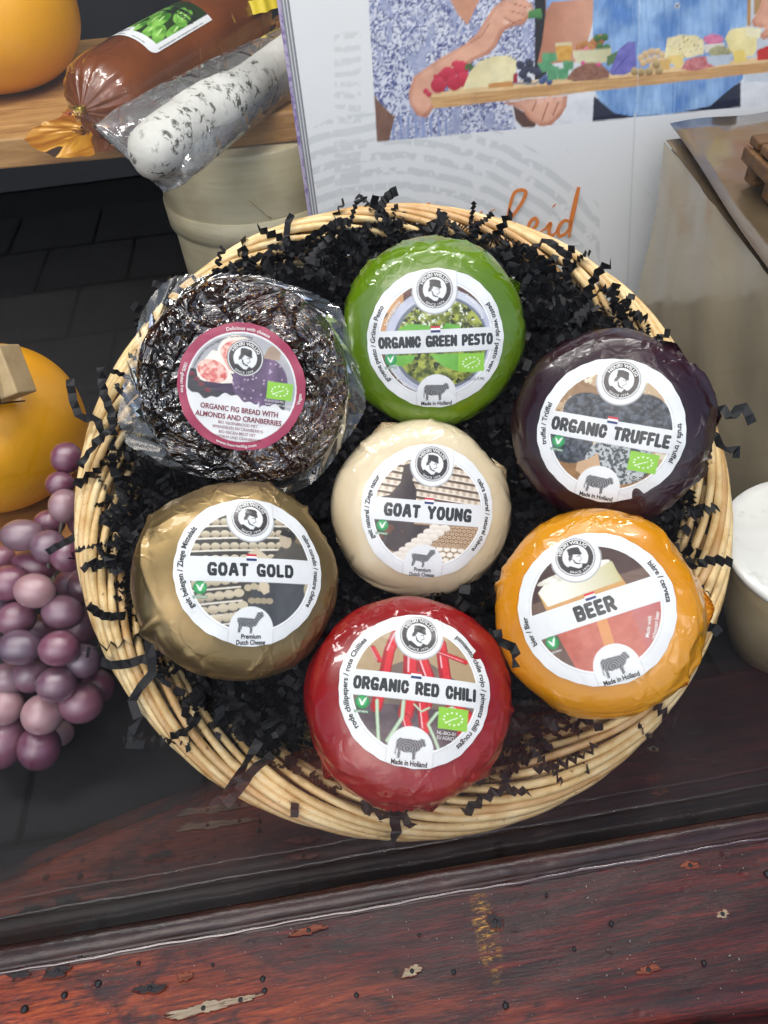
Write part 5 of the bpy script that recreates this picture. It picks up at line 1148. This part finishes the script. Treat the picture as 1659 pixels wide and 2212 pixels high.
for i in range(14):
    t = i / 13; a = math.atan2(-.045, -.03) + .30 - t * .45; r_ = .0445 - .006 * t + .0006; q.append(Vector((r_ * math.cos(a), r_ * math.sin(a), .062 - .030 * t)))
v, f = tube(q, [.0004 + .0011 * math.sin(math.pi * i / 13) for i in range(14)], 6); obj('painted_mark', v, f, plain('dark_glaze', h('3c4248'), .3), dish, True)

# ------------------------------------------------------------------ box wrapped in brown foil paper, right
BH = .186; K = onz(1440, 305, BH); Ke = onz(1659, 590, BH); ed = (Ke - K).normalized(); ed.z = 0; en = Vector((-ed.y, ed.x, 0))   # ed runs to the viewer, en to the right
if en.x < 0: en = -en
MBX = Matrix((en, -ed, upz)).transposed(); BXF = M_wax('brown_foil_paper', h('83745c'), h('93846c'), 1.0)
def M_foilbox(nm, a, b, rg_):
    N = Nodes(nm); N.color(N.ramp(N.noise(6, 4, .6), [(.3, a), (.7, b)])); N.set(Roughness=rg_, Coat_Weight=1, Coat_Roughness=.07, Specular_IOR_Level=.6)
    N.bump(N.math('ADD', N.math('MULTIPLY', N.noise(7, 2, .5, .5), 3), N.math('MULTIPLY', N.noise(40, 4, .6, 2), .12)), .004, .7); return N.m
FB1 = M_foilbox('brown_foil_side_lit', h('a0937a'), h('b8ab90'), .42); FB2 = M_foilbox('brown_foil_top', h('4a3d2c'), h('62523c'), .32)  # same foil twice: side colour lightened to hold the light it reflects
bxr = empty('wrapped_box', (K.x, K.y, 0), MBX, label='tall carton wrapped in shiny brown foil paper, standing right of the carton display', cat='wrapped box')
nyy, nzz = 60, 40; V = []
for j in range(nzz):
    for i in range(nyy):
        y = -.42 * i / (nyy - 1); z = .002 + (BH - .002) * j / (nzz - 1)
        V.append((.0025 * math.sin(y * 23 + z * 14) * math.sin(z * 19) + .0015 * math.sin(y * 60 - z * 40) * (z / .16) , y, z))
obj('side_wrapping', V, grid(nyy, nzz), FB1, bxr, True)
frombm('carton', box_bm(.004, .36, -.42, 0, .002, BH - .002, .004), FB2, bxr)
# folded flap and loose sheet over the top
V = [Vector((x, y, BH + .001 + .0025 * math.sin(x * 30 + y * 12) * .4)) for y in np.linspace(-.42, .0, 16) for x in np.linspace(-.001, .36, 16)]
obj('top_wrapping', V, grid(16, 16), FB2, bxr, True)
s0 = onz(1447, 268, BH + .007); s1 = onz(1700, 236, BH + .009); s2 = onz(1700, 640, BH + .007)
V = []
for j in range(14):
    for i in range(14):
        a, b = i / 13, j / 13; V.append(s0 + (s1 - s0) * a * 1.3 + (s2 - s0) * b * 1.0 * (1) + Vector((0, 0, .0012 * math.sin(a * 9 + b * 7))))
o = obj('foil_sheet', V, grid(14, 14), FB2, None, True); sol = o.modifiers.new('thickness', 'SOLIDIFY'); sol.thickness = .0006
tag(o, 'stiff sheet of dark brown foil paper lying on top of the wrapped box', 'paper sheet')
# small wooden crate on top
cr0 = onz(1690, 446, BH + .011)
MCR = M_wood('walnut_slats', h('4a3118'), h('6b4a26'), h('8a6436'), (1.5, 12, 12), 14, .5)
crt = empty('small_wooden_crate', (cr0.x, cr0.y, BH + .0105), Matrix.Rotation(rad(-4), 3, 'Z'), label='small brown slatted wooden crate stand on the wrapped box at the right edge', cat='crate')
for nm, bb in (('leg', (-.008, .012, .0, .018, 0, .024)), ('leg', (-.008, .012, .032, .048, 0, .024)), ('leg', (.08, .10, .0, .018, 0, .024)), ('slat', (-.010, .11, -.003, .014, .0245, .031)), ('slat', (-.010, .11, .017, .033, .0245, .031)), ('slat', (-.010, .11, .036, .051, .0245, .031)), ('side_rail', (-.0135, -.0085, -.002, .050, .014, .024))):
    frombm(nm, box_bm(*bb, .0015), MCR, crt)
